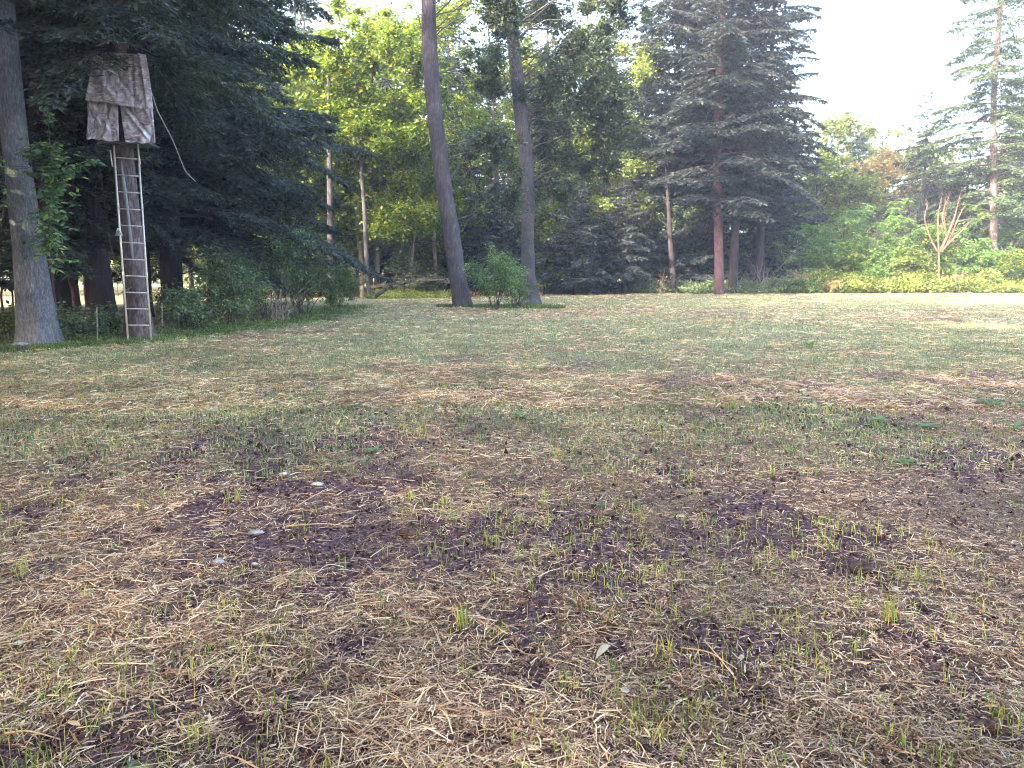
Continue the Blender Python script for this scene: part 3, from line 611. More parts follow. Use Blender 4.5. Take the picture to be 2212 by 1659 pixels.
def cord(name, label, pts, r, mat, cat='rope'):
    root_p = np.asarray(pts[0]); mb = MB(); mb.tube(smooth_path(np.array(pts)-root_p, 40), r, 6)
    o = mb.build(name, mat, None, True, root_p); tag(o, label, cat); return o
M['rope'] = plain_mat('rope_fibre', (.38, .36, .30), (.22, .21, .18), .8, 90)
cord('rope', 'slack rope running from the blind down into the bushes on the right', [at(326, 195, 18.2), at(340, 240, 18.3), at(356, 270, 18.4), at(372, 300, 18.6), at(386, 335, 18.8), at(400, 370, 19), at(422, 392, 19.2)], .012, M['rope'])
cord('pull_cord', 'thin dark cord hanging from the left corner of the blind', [at(206, 305, 18.1), at(214, 360, 18.1), at(226, 440, 18.1), at(236, 520, 18.1), at(250, 580, 18.1), at(256, 640, 18)], .006, M['twig'], 'cord')
cord('cane', 'pale upright cane standing left of the ladder foot', [on(211, 745), at(210, 705, 17.1), at(209, 664, 17.1)], .011, M['rope'], 'stick')
cord('cane', 'thin pale stalk standing right of the ladder foot', [on(349, 735), at(350, 700, 18.0), at(350, 655, 18.0)], .008, M['rope'], 'stick')

# --- undergrowth along the left edge
for (u, v, H, Rr, n, lab, mt) in [
    (150, 740, .9, .9, 2600, 'low dark shrub between the grey tree and the pale cane', 'shade_leaf'),
    (235, 722, .7, .8, 1800, 'small dark shrub just left of the ladder foot', 'shade_leaf'),
    (15, 735, .9, .9, 2000, 'shrub at the left edge beyond the grey trunk', 'fern'),
    (405, 718, 1.5, 1.2, 4200, 'leafy shrub just right of the ladder, beside the thin stalk', 'shade_leaf'),
    (490, 705, 2.5, 1.7, 7000, 'tall bushy shrub right of the ladder shrub, second along the left edge', 'shade_leaf'),
    (575, 690, 3.4, 2.1, 9000, 'highest shrub of the left thicket, reaching up into the hemlock boughs', 'shade_leaf'),
    (660, 678, 2.8, 2.0, 8000, 'broad dark shrub in the left thicket behind the bare soil patch', 'shade_leaf'),
    (728, 664, 2.3, 1.6, 6500, 'rightmost shrub of the left thicket, at the corner of the opening', 'fern'),
    (640, 640, 5.0, 2.3, 8000, 'tall shrub towering behind the left thicket', 'shade_leaf')]:
    b = on(u, v) if v > 650 else at(u, v, 37); b[2] = gz(b[0], b[1])
    shrub('shrub', lab, b, H, Rr, mt, n, .10, 11)
sx = []; sy = []
for q in range(9000):
    t = rng.random(); a = on(330, 742); b_ = on(790, 660); p = a+(b_-a)*t; sx.append(p[0]+rng.normal(-.45, .6)); sy.append(p[1]+rng.normal(.1, .7))
for q in range(3500):
    t = rng.random(); a = on(-20, 765); b_ = on(330, 742); p = a+(b_-a)*t; sx.append(p[0]+rng.normal(0, .2)); sy.append(p[1]+rng.normal(.3, .3))
sx, sy = np.array(sx), np.array(sy); n = len(sx)
blades(sx, sy, .05+.12*rng.random(n)*(.4+fbm(sx*.9, sy*.9, 40, 2)), .010+.010*rng.random(n), M['fern'], 'grass', 'longer unmown green grass fringing the left edge below the shrubs', .7)
def low_cover(name, label, pts, n, size, mat, hmax, cat='ground cover'):
    """pts: list of (x, y, radius) the low leafy plants grow on"""
    mb = MB()
    for (x, y, r) in pts:
        k = n//len(pts); a = rng.uniform(0, 6.28, k); d = r*np.sqrt(rng.random(k)); px = x+np.cos(a)*d; py = y+np.sin(a)*d*.6
        C = np.stack([px, py, ground_h(px, py)+hmax*rng.random(k)**1.5*(.4+.6*vnoise(px*1.3, py*1.3, 4))], -1)
        D = rng.normal(0, 1, (k, 3)); D[:, 2] = rng.normal(.1, .4, k); N = np.stack([rng.normal(0, .6, k), rng.normal(0, .6, k), np.ones(k)], -1)
        L = size*rng.uniform(.6, 1.4, k); mb.leaves(C, D, N, L, L*.5)
    o = mb.build(name, M[mat]); tag(o, label, cat, kind='stuff'); return o
pts = [(on(u, v)[0], on(u, v)[1], .9) for u, v in [(30, 742), (160, 742), (230, 730), (380, 728), (440, 722), (500, 716), (560, 708), (620, 698), (680, 690), (740, 676)]]
low_cover('ground_cover', 'low leafy weeds along the foot of the left thicket', pts, 12000, .06, 'fern', .22)
for (u, v, lab) in [(380, 712, 'bright yellow green seedling plant right of the ladder foot'), (420, 716, 'pale wilting weed beside the yellow seedling plant')]:
    b = on(u, v); root = empty('weed_plant', b); tag(root, lab, 'weed'); wd = MB(); lv = MB()
    for q in range(5):
        e = np.array([rng.normal(0, .16), rng.normal(0, .1), rng.uniform(.3, .5)]); limb(wd, np.zeros(3), e, .006, .003)
        kk = 8; a = rng.uniform(0, 6.28, kk); lv.leaves(np.repeat(e[None], kk, 0), np.stack([np.cos(a), np.sin(a), -.3*np.ones(kk)], -1), np.tile([0, 0, 1.], (kk, 1)), .13, .035)
    wd.build('stem', M['twig'], root); lv.build('foliage', M['yellow_leaf' if u == 380 else 'pale_leaf'], root)
def stone(name, label, loc, d, mat, seed=0, cat='stone', amp=.25):
    n = 14; th = np.linspace(0, math.pi, n); ph = np.linspace(0, 2*math.pi, 2*n, endpoint=False); T, Pp = np.meshgrid(th, ph, indexing='ij')
    r = 1+(fbm(np.cos(Pp)*1.3*np.sin(T)+3+seed, np.sin(Pp)*1.3*np.sin(T)+np.cos(T)*1.7+5, seed, 3)-.5)*2*amp
    V = np.stack([np.cos(Pp)*np.sin(T)*r*d[0]/2, np.sin(Pp)*np.sin(T)*r*d[1]/2, np.cos(T)*r*d[2]/2], -1).reshape(-1, 3)
    m = 2*n; i = np.arange(n-1)[:, None]*m; j = np.arange(m)[None, :]; k = (j+1) % m
    me = raw_mesh(name, V, np.stack([i+j, i+m+j, i+m+k, i+k], -1).reshape(-1, 4), None, [mat], True)
    o = link(name, me, None, loc); tag(o, label, cat); return o
M['rock'] = plain_mat('grey_rock', (.26, .26, .28), (.10, .10, .11), .9, 12); M['stone_white'] = plain_mat('pale_stone', (.62, .57, .50), (.40, .35, .31), .8, 12)
M['stone_grey'] = plain_mat('flat_stone', (.42, .38, .35), (.24, .20, .19), .9, 25)
b = on(48, 756); stone('boulder', 'pale grey boulder at the foot of the grey tree at the left edge', b+[0, 0, .03], (.40, .32, .22), M['rock'], 2, 'boulder')

# --- twin trees in the middle
def twin(label, px, widths, bark, clumps, seed, vines=False):
    b = on(*px[0]); Yt = b[1]; P = [at(u, v, Yt) for u, v in px]; P[0][2] = b[2]-.1
    d = P[-1]-P[-2]; P.append(P[-1]+d/np.linalg.norm(d)*5); P.append(P[-1]+d/np.linalg.norm(d)*5)
    kk = Yt/F/2; rad = [kk*w_ for w_ in widths]+[kk*widths[-1]*.7, kk*widths[-1]*.2]
    P = np.array(rel(P, b)); cl = []
    for (u, v, dy, cr) in clumps: q = at(u, v, Yt+dy)-b; cl.append((q[0], q[1], q[2], cr))
    return broad_tree('broadleaf_tree', label, 'tree', b, P[-1][2], 5, 4, 0, 'twin_leaf', bark, path=P, rad=rad, clumps=cl, nl=1150, size=.15, flat=.9,
                      trunk_kw=dict(sides=28, lump=.07, flare=.35, seed=seed, rings=90)), b
def blob(n, u0, u1, v0, v1, dy=(-2.5, 3), cr=(.5, 1.1)):
    return [(rng.uniform(u0, u1), rng.uniform(v0, v1), rng.uniform(*dy), rng.uniform(*cr)) for _ in range(n)]
t1, b1 = twin('left of the twin trees in mid field, thick dark trunk leaning left', [(1001, 664), (988, 600), (975, 500), (958, 400), (946, 300), (934, 200), (928, 100), (925, 0)], [38, 36, 35, 34, 33, 33, 31, 29], 'bark_twin',
     blob(7, 1010, 1110, -80, 60)+blob(9, 1010, 1110, 270, 440, (0, 5), (.4, .9))+blob(5, 850, 1000, -160, -30)+blob(5, 1020, 1090, 100, 230, (1, 5)), 3)
t2, b2 = twin('right of the twin trees in mid field, slimmer trunk with scaly pale foot', [(1150, 656), (1142, 600), (1139, 500), (1141, 430), (1132, 300), (1120, 200), (1110, 100), (1100, 0)], [34, 28, 27, 28, 29, 28, 26, 25], 'bark_twin_pale',
     blob(40, 1150, 1350, -120, 180, (.2, 5))+blob(34, 1160, 1345, 150, 370, (.2, 5))+blob(6, 1150, 1230, 320, 440, (-1, 3), (.4, .8))+blob(6, 1040, 1120, -60, 200)+blob(5, 1120, 1180, 100, 420, (-.6, .6), (.25, .45)), 5)
for (u, v, H, Rr, n, lab) in [(1070, 670, 2.7, 1.6, 9000, 'green bush filling the space between the twin trunks'), (1114, 664, 1.8, 1.0, 4600, 'smaller dark bush against the foot of the right twin trunk')]:
    b = on(u, v); b[1] += .4; shrub('shrub', lab, b, H, Rr, 'vine' if u < 1100 else 'shade_leaf', n, .09, 13)
n = 5200; a = rng.uniform(0, 6.28, n); d = np.sqrt(rng.random(n)); bx = -.55+np.cos(a)*d*3.1; by = 36.9+np.sin(a)*d*1.25
blades(bx, by, .06+.16*rng.random(n), .02+.015*rng.random(n), M['fern'], 'grass', 'island of unmown green grass round the feet of the twin trees', .9)

# --- far edge of the clearing
Hs = {}
def edge_hemlock(u, v, Y, label, H, z0, Rr, nb, tr, key=None, top=None, **kw):
    b = at(u, v, Y); b[2] = gz(b[0], b[1]); path = None
    if top is not None:
        t = at(*top, Y)-b; e = t/t[2]; path = [(0, 0, -.2), tuple(e*t[2]*.5), tuple(t), (t[0], t[1], H*.8), (t[0], t[1], H)]
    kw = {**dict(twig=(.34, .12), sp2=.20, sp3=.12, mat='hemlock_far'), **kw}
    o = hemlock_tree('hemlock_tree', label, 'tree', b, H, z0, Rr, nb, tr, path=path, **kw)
    if key: Hs[key] = o
    return o
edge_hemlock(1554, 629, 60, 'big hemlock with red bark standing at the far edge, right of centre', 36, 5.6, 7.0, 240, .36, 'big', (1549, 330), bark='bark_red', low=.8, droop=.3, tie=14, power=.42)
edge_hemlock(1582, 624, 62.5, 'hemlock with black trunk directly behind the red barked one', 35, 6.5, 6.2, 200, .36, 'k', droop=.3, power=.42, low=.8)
def ecopy(key, u, Y, rz, s, label, grp=None):
    p = at(u, 600, Y); o = copy_tree(Hs[key], (p[0], p[1], gz(p[0], p[1])), rz, s, label)
    if grp: o['group'] = grp
    return o
ecopy('k', 1640, 66, 2.2, .85, 'hemlock closing the dark mass on its right, next to the open sky')
ecopy('k', 1450, 65, 1.0, .9, 'hemlock on the left flank of the big dark mass, with a slim trunk')
edge_hemlock(1240, 628, 60, 'young bushy hemlock right behind the right twin trunk, boughs down to the ground', 8.5, .4, 3.6, 95, .10, 'young', droop=.22)
ecopy('young', 1345, 61.5, 2.0, 1.0, 'young bushy hemlock between the twin trees and the red barked one')
ecopy('young', 1085, 57, 4.0, .95, 'young hemlock seen in the gap between the twin trunks')
ecopy('young', 1430, 66, 1.0, 1.1, 'young hemlock behind the slim dark trunk left of the red bark')
ecopy('young', 1500, 68, 3.0, 1.1, 'young hemlock immediately left of the red barked trunk')
ecopy('young', 1650, 68, 5.0, 1.1, 'young hemlock right of the black trunk with bare canes before it')
ecopy('young', 1010, 60, .6, .9, 'young hemlock hidden behind the left twin trunk')
ecopy('young', 690, 56, 2.6, 1.05, 'young hemlock behind the right end of the left thicket')
edge_hemlock(872, 632, 53, 'small Christmas tree shaped hemlock sapling left of the twin trees', 3.2, .7, 1.35, 60, .04, 'sap', droop=.05, twig=(.16, .045), sp2=.12, sp3=.08, mat='conifer_light')
edge_hemlock(2150, 590, 72, 'tall airy conifer with reddish trunk near the right edge', 34, 6.0, 7.0, 150, .34, 'airy', (2146, 200), mat='conifer_light', bark='bark_ladder', power=.62, droop=.32, sp2=.20)
edge_hemlock(1985, 600, 80, 'dense dark spruce topped conifer behind the bushes on the right', 19.5, 3, 5.2, 95, .2, 'mid', droop=.12, power=.8)
ecopy('mid', 2075, 78, 1.4, .82, 'dark conifer beside the airy tree, lower than its neighbour')
ecopy('airy', 2290, 76, 2.4, 1.0, 'airy conifer cut off by the right picture edge')

# thin lit trunks and their maples
def pole(label, base, top, w0, w1, Y, bark='bark_pale', ext=8, crown=None, cat='tree', name='broadleaf_tree', mat='maple', nl=560, size=.22):
    b = at(*base, Y); b[2] = gz(b[0], b[1]); t = at(*top, Y); kk = Y/F/2; d = (t-b)/np.linalg.norm(t-b)
    P = np.array([b-[0, 0, .2], (b*2+t)/3+rng.normal(0, .04, 3), (b+2*t)/3+rng.normal(0, .04, 3), t, t+d*ext])-b; rad = np.array([w0*kk, (2*w0+w1)/3*kk, (w0+2*w1)/3*kk, w1*kk, .03])
    cl = [(q[0], q[1], q[2], cr) for q, cr in [(at(u, v, Y+dy)-b, cr) for (u, v, dy, cr) in (crown or [])]]
    return broad_tree(name, label, cat, b, P[-1][2], 9, 4, 0, mat, bark, path=P, rad=rad, clumps=cl, nl=nl, size=size, flat=.55, trunk_kw=dict(sides=12, lump=.06, flare=.3, rings=40))
pole('left of three pale thin trunks lit by the sun, with dead twigs', (782, 618), (769, 400), 10, 8, 54, crown=blob(14, 725, 810, 40, 400, (-3, 1), (.7, 1.3)))
pole('middle of three pale thin trunks, greyer and slightly leaning', (798, 632), (781, 375), 11, 8, 51, 'bark_twin_pale', crown=blob(14, 740, 860, 40, 380, (-3, 1), (.7, 1.3)))
pole('right of three pale thin trunks, straight and tan', (816, 604), (811, 400), 11, 9, 57, crown=blob(8, 780, 880, 40, 420, (-2, 3), (.8, 1.6)))
pole('pale grey trunk half hidden behind the right end of the left thicket', (716, 625), (712, 350), 14, 12, 50, 'bark_twin', crown=blob(9, 690, 745, 0, 350, (-2, 1), (.6, 1.1)))
pole('maple on a thin leaning pale stem left of the twin trees', (884, 612), (896, 500), 6, 5, 54, crown=blob(50, 810, 960, 60, 500, (-3, 3), (.7, 1.5)), ext=11)
pole('maple right behind the left twin trunk with yellow tips', (941, 606), (938, 480), 9, 8, 58, crown=blob(22, 860, 1010, -40, 470, (-3, 3), (.8, 1.6)), ext=13)
pole('maple with dark lower trunk and sunlit upper bark between the twin trunks', (1087, 600), (1074, 400), 13, 10, 60, 'bark_twin_pale', crown=blob(26, 1000, 1160, -40, 420, (-3, 4), (.8, 1.6)), ext=13)
pole('tree with a reddish sunlit trunk right of the twin trees', (1196, 600), (1188, 300), 13, 11, 64, 'bark_red', crown=blob(26, 1150, 1290, 0, 430, (-3, 4), (.9, 1.7)), ext=12)
pole('tree with a dark straight trunk right of the reddish one, behind the young hemlocks', (1303, 610), (1300, 300), 15, 13, 64, 'bark_dark', crown=blob(30, 1250, 1400, 100, 490, (-3, 4), (.8, 1.5)), ext=10, mat='maple_pale')
pole('slim dark trunk with curved foot left of the red barked hemlock', (1456, 622), (1446, 480), 13, 10, 62.5, 'bark_dark', crown=blob(8, 1400, 1500, 380, 520, (1, 4), (.6, 1.1)), ext=6, mat='shade_leaf')
pole('pale leafy crown rising between the hemlocks and the left twin tree', (800, 600), (800, 300), 10, 9, 72, crown=blob(30, 735, 880, 20, 330, (-2, 4), (1.1, 2.0)), mat='maple_pale', size=.24, nl=110, ext=14)

# right side: trees beyond, sumac and bushes, weed bank
for (u, vt, Y, Rr, mt, lab) in [
    (1792, 238, 98, 2.6, 'maple_pale', 'slender pale tree rising alone into the white sky, left of two'),
    (1880, 245, 100, 3.8, 'maple_pale', 'pale hazy tree rising into the white sky, right of two'),
    (1900, 330, 88, 2.4, 'autumn', 'small tree turning yellow and orange behind the bushes'),
    (1840, 380, 86, 3.6, 'maple_pale', 'round pale green tree below the gap of open sky'),
    (1760, 345, 84, 3.2, 'maple', 'green tree tucked against the right side of the dark hemlocks')]:
    b = at(u, 600, Y); top = at(u, vt, Y)[2]
    broad_tree('broadleaf_tree', lab, 'tree', (b[0], b[1], gz(b[0], b[1])), top, top*.3, Rr, .16, mt, 'bark_dark', nc=44, nl=120, size=.36, crad=(.9, 1.8))
def sumac(label, u, v, Y, H, Rr, n=26, mat='sumac'):
    b = at(u, v, Y); b[2] = gz(b[0], b[1]); root = empty('sumac_bush', b); tag(root, label, 'bush'); wd = MB(); lv = MB()
    for s in range(5):
        a = rng.uniform(0, 6.28); top = np.array([math.cos(a)*Rr*rng.uniform(.1, .7), math.sin(a)*Rr*rng.uniform(.1, .7), H*rng.uniform(.7, 1)])
        P = limb(wd, np.array([0, 0, -.1]), top, .05, .02, .05, 5, 7, .08)
        for k in range(n//5+2):
            s0 = P[rng.integers(2, 7)]; e = s0+np.array([rng.normal(0, .45)*Rr, rng.normal(0, .45)*Rr, rng.normal(.02, .2)*H]); limb(wd, s0, e, .02, .008, .1, 4, 4)
            for f in range(14):      # drooping compound fronds round each shoot
                a = rng.uniform(0, 6.28); ln = rng.uniform(.4, .95); t = np.linspace(.15, 1, 11); dr_ = (rng.uniform(-.3, 1.0), rng.uniform(.4, 1.2))
                C = e+np.stack([np.cos(a)*ln*t, np.sin(a)*ln*t, ln*(dr_[0]*t-dr_[1]*t*t)], -1); C = np.repeat(C, 2, 0); sd2 = np.tile([1, -1], 11)
                D = np.stack([np.cos(a+sd2*1.15), np.sin(a+sd2*1.15), -.35*np.ones(22)], -1)
                lv.leaves(C, D, np.tile([0, 0, 1.], (22, 1))+rng.normal(0, .6, (22, 3)), rng.uniform(.14, .22), .075)
    wd.build('stem', M['twig'], root, True); lv.build('foliage', M[mat], root); return root
sumac('sumac bush nearest the dark hemlocks, lit fronds hanging at head height', 1725, 615, 67, 4.6, 2.3)
sumac('tall sumac thicket under the round pale tree', 1800, 612, 70, 6.6, 3.0, 40)
sumac('sumac bush in front of the yellow and orange tree', 1870, 612, 69.5, 6.8, 2.8, 36)
sumac('broad sumac left of the dead branching stems', 1940, 612, 69, 7.0, 3.0, 40)
sumac('sumac standing behind the dead branching stems', 2035, 612, 70, 6.2, 3.0, 36)
sumac('bright leafy bush between the dead stems and the airy conifer', 2080, 615, 67.5, 3.6, 2.4, 26)
sumac('bushy sumac below the airy conifer at the right edge', 2185, 615, 69, 4.4, 2.8, 34)
sumac('taller green bush right behind the airy conifer trunk', 2200, 610, 76, 7.5, 3.6, 36)
sumac('low lit sumac seedling rising out of the weed bank', 1845, 622, 66, 2.2, .9, 10)
for (u, Y, H, Rr, mt, lab) in [(1040, 61, 6.5, 2.6, 'maple', 'leafy understory tree low between the twin trunks, just behind them'), (1175, 62, 7, 2.6, 'maple', 'leafy understory tree low to the right of the right twin trunk'), (905, 59, 6, 2.4, 'maple', 'low leafy understory tree behind the fallen pale log'),
                          (1290, 66, 9, 3, 'maple_pale', 'pale green understory tree above the young hemlocks'), (1500, 72, 7, 3, 'maple_pale', 'pale green understory tree glimpsed left of the red trunk'), (740, 60, 7, 2.6, 'maple', 'leafy understory tree left of the three pale thin trunks'),
                          (960, 64, 9, 3, 'maple', 'leafy tree filling the view just left of the left twin trunk')]:
    b = at(u, 600, Y); broad_tree('broadleaf_tree', lab, 'tree', (b[0], b[1], gz(b[0], b[1])), H, 1.2, Rr, .07, mt, 'bark_dark', nc=40, nl=200, size=.24, crad=(.6, 1.2))
for (u, Y, H, Rr, mt, lab) in [(1765, 68, 4.5, 1.8, 'sumac', 'round leafy bush between the dark hemlocks and the sumacs'), (1835, 67, 3.6, 1.6, 'maple', 'small lit tree behind the low sumac seedling'), (1905, 67.5, 4.8, 1.9, 'sumac', 'leafy young tree right of the sumac seedling'),
                          (1965, 66.5, 3.6, 1.6, 'maple_pale', 'pale bushy young tree left of the dead branching stems'), (2010, 68, 5.2, 2.0, 'maple', 'young leafy tree closing the view behind the dead stems'), (2110, 66.5, 4.0, 1.8, 'sumac', 'lit young tree before the airy conifer trunk'), (2170, 66, 3.2, 1.8, 'maple', 'bushy young tree at the right edge before the airy conifer'),
                          (2050, 77, 8, 2.8, 'shade_leaf', 'taller dark leafy tree over the dead stems')]:
    b = at(u, 600, Y); broad_tree('broadleaf_tree', lab, 'tree', (b[0], b[1], gz(b[0], b[1])), H, .5, Rr, .05, mt, 'bark_dark', nc=30, nl=230, size=.2, crad=(.4, .95))
# weed bank
def bank(name, label, x0, x1, y0, y1, hfun, n, size, mat, cat):
    k = n; px = rng.uniform(x0, x1, k); py = rng.uniform(y0, y1, k)
    hh = hfun(px, py); C = np.stack([px, py, ground_h(px, py)+hh*rng.random(k)**.7], -1)
    D = np.stack([rng.normal(0, .8, k), rng.normal(0, .8, k), rng.normal(.35, .5, k)], -1); N = rng.normal(0, .6, (k, 3)); N[:, 2] += .8
    L = size*rng.uniform(.5, 1.5, k); mb = MB(); mb.leaves(C, D, N, L, L*.42); o = mb.build(name, M[mat]); tag(o, label, cat, kind='stuff'); return o
bank('weed_bank', 'bank of sunlit yellow green goldenrod and brambles along the far right edge', 24.5, 48, 63, 67.5, lambda x, y: (.1+2.6*np.clip(fbm(x*.45, y*.4, 14, 3)-.15, 0, 1)+.5*fbm(x*2, y*2, 15, 2))*np.clip((y-62.3)/1.8, .25, 1), 52000, .24, 'weed', 'weeds')
bank('ground_cover', 'green mixed undergrowth at the foot of the far hemlocks', 3, 25, 62, 66, lambda x, y: (.25+1.2*fbm(x*.6, y*.5, 16, 3))*np.clip((y-61.3)/2, .3, 1), 26000, .2, 'shade_leaf', 'undergrowth')
bank('ground_cover', 'sunlit low greenery at the mouth of the opening left of the twin trees', -9.5, -3.0, 49.5, 56, lambda x, y: .12+.55*fbm(x*.8, y*.6, 18, 3)*np.clip((y-49)/3, .2, 1), 12000, .14, 'weed', 'undergrowth')
bank('leaf_litter', 'brown litter and low plants on the forest floor at the back of the opening', -18, 2, 55, 64, lambda x, y: .05+.25*fbm(x*.8, y*.6, 19, 3), 12000, .2, 'chaff', 'leaf litter')
for (u, v, Y, H, Rr, mt, lab) in [
    (1722, 618, 64, 1.9, 1.3, 'autumn', 'tan withered bush at the left end of the sunlit bank'),
    (1788, 622, 63.5, 1.2, 1.1, 'autumn', 'smaller brownish bush in the weed bank right of the tan one'),
    (1680, 625, 63, 1.5, 1.5, 'shade_leaf', 'dark green shrub in shade right of the red barked trunk'),
    (1630, 626, 63, 1.1, 1.2, 'shade_leaf', 'low shrub beside the black trunk'),
    (1735, 628, 62.5, 1.3, 1.3, 'fern', 'green shrub in front of the tan withered bush'),
    (2068, 616, 65, 1.7, 1.3, 'chaff', 'tangle of brown dead brush right of the dead branching stems'),
    (1400, 626, 62.5, 1.2, 1.5, 'shade_leaf', 'low dark shrub right of the young hemlocks'),
    (920, 622, 56, 1.6, 1.2, 'fern', 'bright shrub between the sapling and the left twin trunk'),
    (1990, 622, 64.5, 1.8, 1.4, 'weed', 'yellow green bush left of the dead branching stems'),
    (2120, 622, 64.5, 1.7, 1.4, 'fern', 'green bush in the weed bank right of the dead brush'),
    (1150, 632, 58, 1.0, 1.0, 'dead', 'leafless grey twigs beside the right twin trunk')]:
    b = at(u, v, Y); b[2] = gz(b[0], b[1])
    shrub('shrub', lab, b, H, Rr, 'chaff' if mt == 'dead' else mt, 300 if mt == 'dead' else 2400, .17, 12, wood='dead_twig' if mt in ('dead', 'chaff', 'autumn') else 'twig')

# dead branching stems on the right
b = at(2027, 600, 66); b[2] = gz(b[0], b[1]); root = empty('dead_tree', b); tag(root, 'pale dead many-stemmed tree fanning upwards above the weed bank', 'dead tree')
wd = MB(); Yd = 66; kd = Yd/F/2
def seg(pts, w0, w1, part=None):
    P = smooth_path(np.array([at(u, v, Yd+dy)-b for u, v, dy in pts]), 14); wd.tube(P, np.linspace(w0, w1*.5, 14)*kd*.72, 7, True, .15)
    if len(pts) > 3 or w0 < 7:
        for q in range(8): s_ = P[rng.integers(5, 14)]; limb(wd, s_, s_+np.array([rng.normal(0, .3), rng.normal(0, .2), rng.uniform(.3, .8)]), .012, .004, .05, 3, 4)
dead_m = bark_mat('weathered_dead_wood', (.08, .045, .035), (.17, .10, .07), (.28, .19, .13), 12, .2, .5)
seg([(2027, 625, 0), (2028, 590, 0), (2028, 545, 0)], 11, 10)
seg([(2026, 545, 0), (2012, 520, .2), (2000, 490, .3), (1996, 465, .3), (2005, 440, .2)], 6, 3)
seg([(2028, 545, 0), (2026, 500, -.2), (2026, 460, -.2), (2034, 428, -.2)], 6, 2.5)
seg([(2030, 545, 0), (2044, 515, .1), (2058, 480, .2), (2066, 455, .2), (2074, 420, .3)], 10, 3)
seg([(2034, 545, 0), (2056, 505, .5), (2070, 470, .5), (2080, 452, .5)], 8, 3)
seg([(2036, 540, 0), (2060, 515, -.3), (2085, 492, -.4), (2093, 482, -.4)], 6, 4)
seg([(2034, 500, -.2), (2038, 450, -.3), (2050, 425, -.3)], 4, 2)
seg([(2044, 515, .1), (2040, 470, 0), (2042, 430, 0)], 4, 2)
wd.build('trunk', dead_m, root, True)
def stick_fan(label, u, v, Y, n, H, spread, mat='dead_twig', name='bare_canes', cat='dead canes', r=.014):
    b = at(u, v, Y); b[2] = gz(b[0], b[1]); mb = MB()
    for k in range(n):
        e = np.array([rng.normal(0, spread), rng.normal(0, spread*.5), H*rng.uniform(.5, 1)]); s0 = np.array([rng.normal(0, spread*.25), rng.normal(0, .2), -.05]); P = limb(mb, s0, e, r, r*.4, .06, 4, 6)
        if k % 2: limb(mb, P[3], P[3]+np.array([rng.normal(0, .4), 0, rng.uniform(.3, .8)])*H*.3, r*.6, r*.3, 0, 3, 3)
    o = mb.build(name, M[mat], None, True, b); tag(o, label, cat); return o
stick_fan('fan of thin bare canes right of the black hemlock trunk', 1640, 622, 62.5, 22, 3.2, 1.3)
stick_fan('dead reddish stalks left of the red barked trunk', 1425, 622, 62, 16, 2.0, .6, 'dead_wood')
stick_fan('grey dead twiggy branches behind the thin pale trunks', 760, 618, 55, 46, 5.0, 1.6)
stick_fan('dry twigs poking from the left thicket, mid height', 600, 690, 26.5, 18, 2.4, .9, 'dead_twig')
# fallen log and branches in the opening
def log(label, pts, r0, r1, mat='dead_wood', twigs=6, name='fallen_branch', cat='fallen branch'):
    p0 = np.asarray(pts[0]); mb = MB(); P = smooth_path(np.array(pts)-p0, 20); mb.tube(P, np.linspace(r0, r1, 20), 9, True, .15)
    for k in range(twigs):
        s0 = P[rng.integers(2, 19)]; e = s0+np.array([rng.normal(0, .6), rng.normal(0, .4), rng.uniform(-.3, .6)]); limb(mb, s0, e, r0*.4, .008, .1, 4, 5)
    o = mb.build(name, M[mat], None, True, p0); tag(o, label, cat); return o
log('long pale fallen trunk lying across the back of the opening', [at(795, 622, 55), at(850, 611, 55), at(900, 606, 55), at(960, 604, 55.5)], .13, .07, twigs=16)
log('thin dark branch leaning down to the left below the pale trunks', [at(740, 627, 50), at(775, 618, 50.5), at(800, 604, 51)], .05, .03, 'bark_dark', 3)
log('short dark log end lying in front of the fallen trunk', [at(812, 640, 47.5), at(824, 632, 48), at(834, 626, 48.6)], .12, .09, 'bark_dark', 1)
log('tangle of broken pale branches behind the left twin trunk', [at(900, 600, 57), at(940, 608, 56), at(985, 612, 55)], .09, .04, twigs=20)
# sunlit trunks deep behind the left wood
for (u0, v0, u1, v1, w_, Y, lab) in [(165, 678, 146, 560, 14, 33, 'dark red trunk deep in the left wood, left of a sunlit one'), (192, 676, 176, 560, 12, 35, 'trunk with a bright sunlit edge deep in the left wood'), (10, 700, 3, 560, 5, 30, 'thin black stem against the bright ground at the left edge'), (30, 695, 22, 560, 4, 31, 'second thin black stem against the bright ground at the left edge'), (118, 672, 104, 560, 5, 32, 'thin dark stem just right of the grey trunk')]:
    pole(lab, (u0, v0), (u1, v1), w_, w_*.8, Y, 'bark_red' if w_ > 10 else 'bark_dark', 9, crown=blob(4, u1-60, u1+60, 100, 420, (-1, 2), (.8, 1.3)), mat='shade_leaf')

# --- background woods
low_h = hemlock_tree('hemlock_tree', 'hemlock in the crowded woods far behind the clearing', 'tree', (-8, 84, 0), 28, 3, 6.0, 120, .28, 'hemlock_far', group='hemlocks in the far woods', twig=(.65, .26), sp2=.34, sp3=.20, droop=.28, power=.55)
low_b = broad_tree('broadleaf_tree', 'leafy tree in the crowded woods far behind the clearing', 'tree', (-2, 78, 0), 21, 4, 5.2, .22, 'maple', 'bark_dark', nc=95, nl=120, size=.38, group='leafy trees in the far woods', crad=(1.0, 1.9))
low_p = broad_tree('broadleaf_tree', 'pale leafy tree in the crowded woods far behind the clearing', 'tree', (-14, 80, 0), 20, 4, 5.0, .22, 'maple_pale', 'bark_dark', nc=90, nl=120, size=.38, group='pale leafy trees in the far woods', crad=(1.0, 1.9))
def bcopy(o, x, y, s): return copy_tree(o, (x, y, gz(x, y)), rng.uniform(0, 6.28), s)
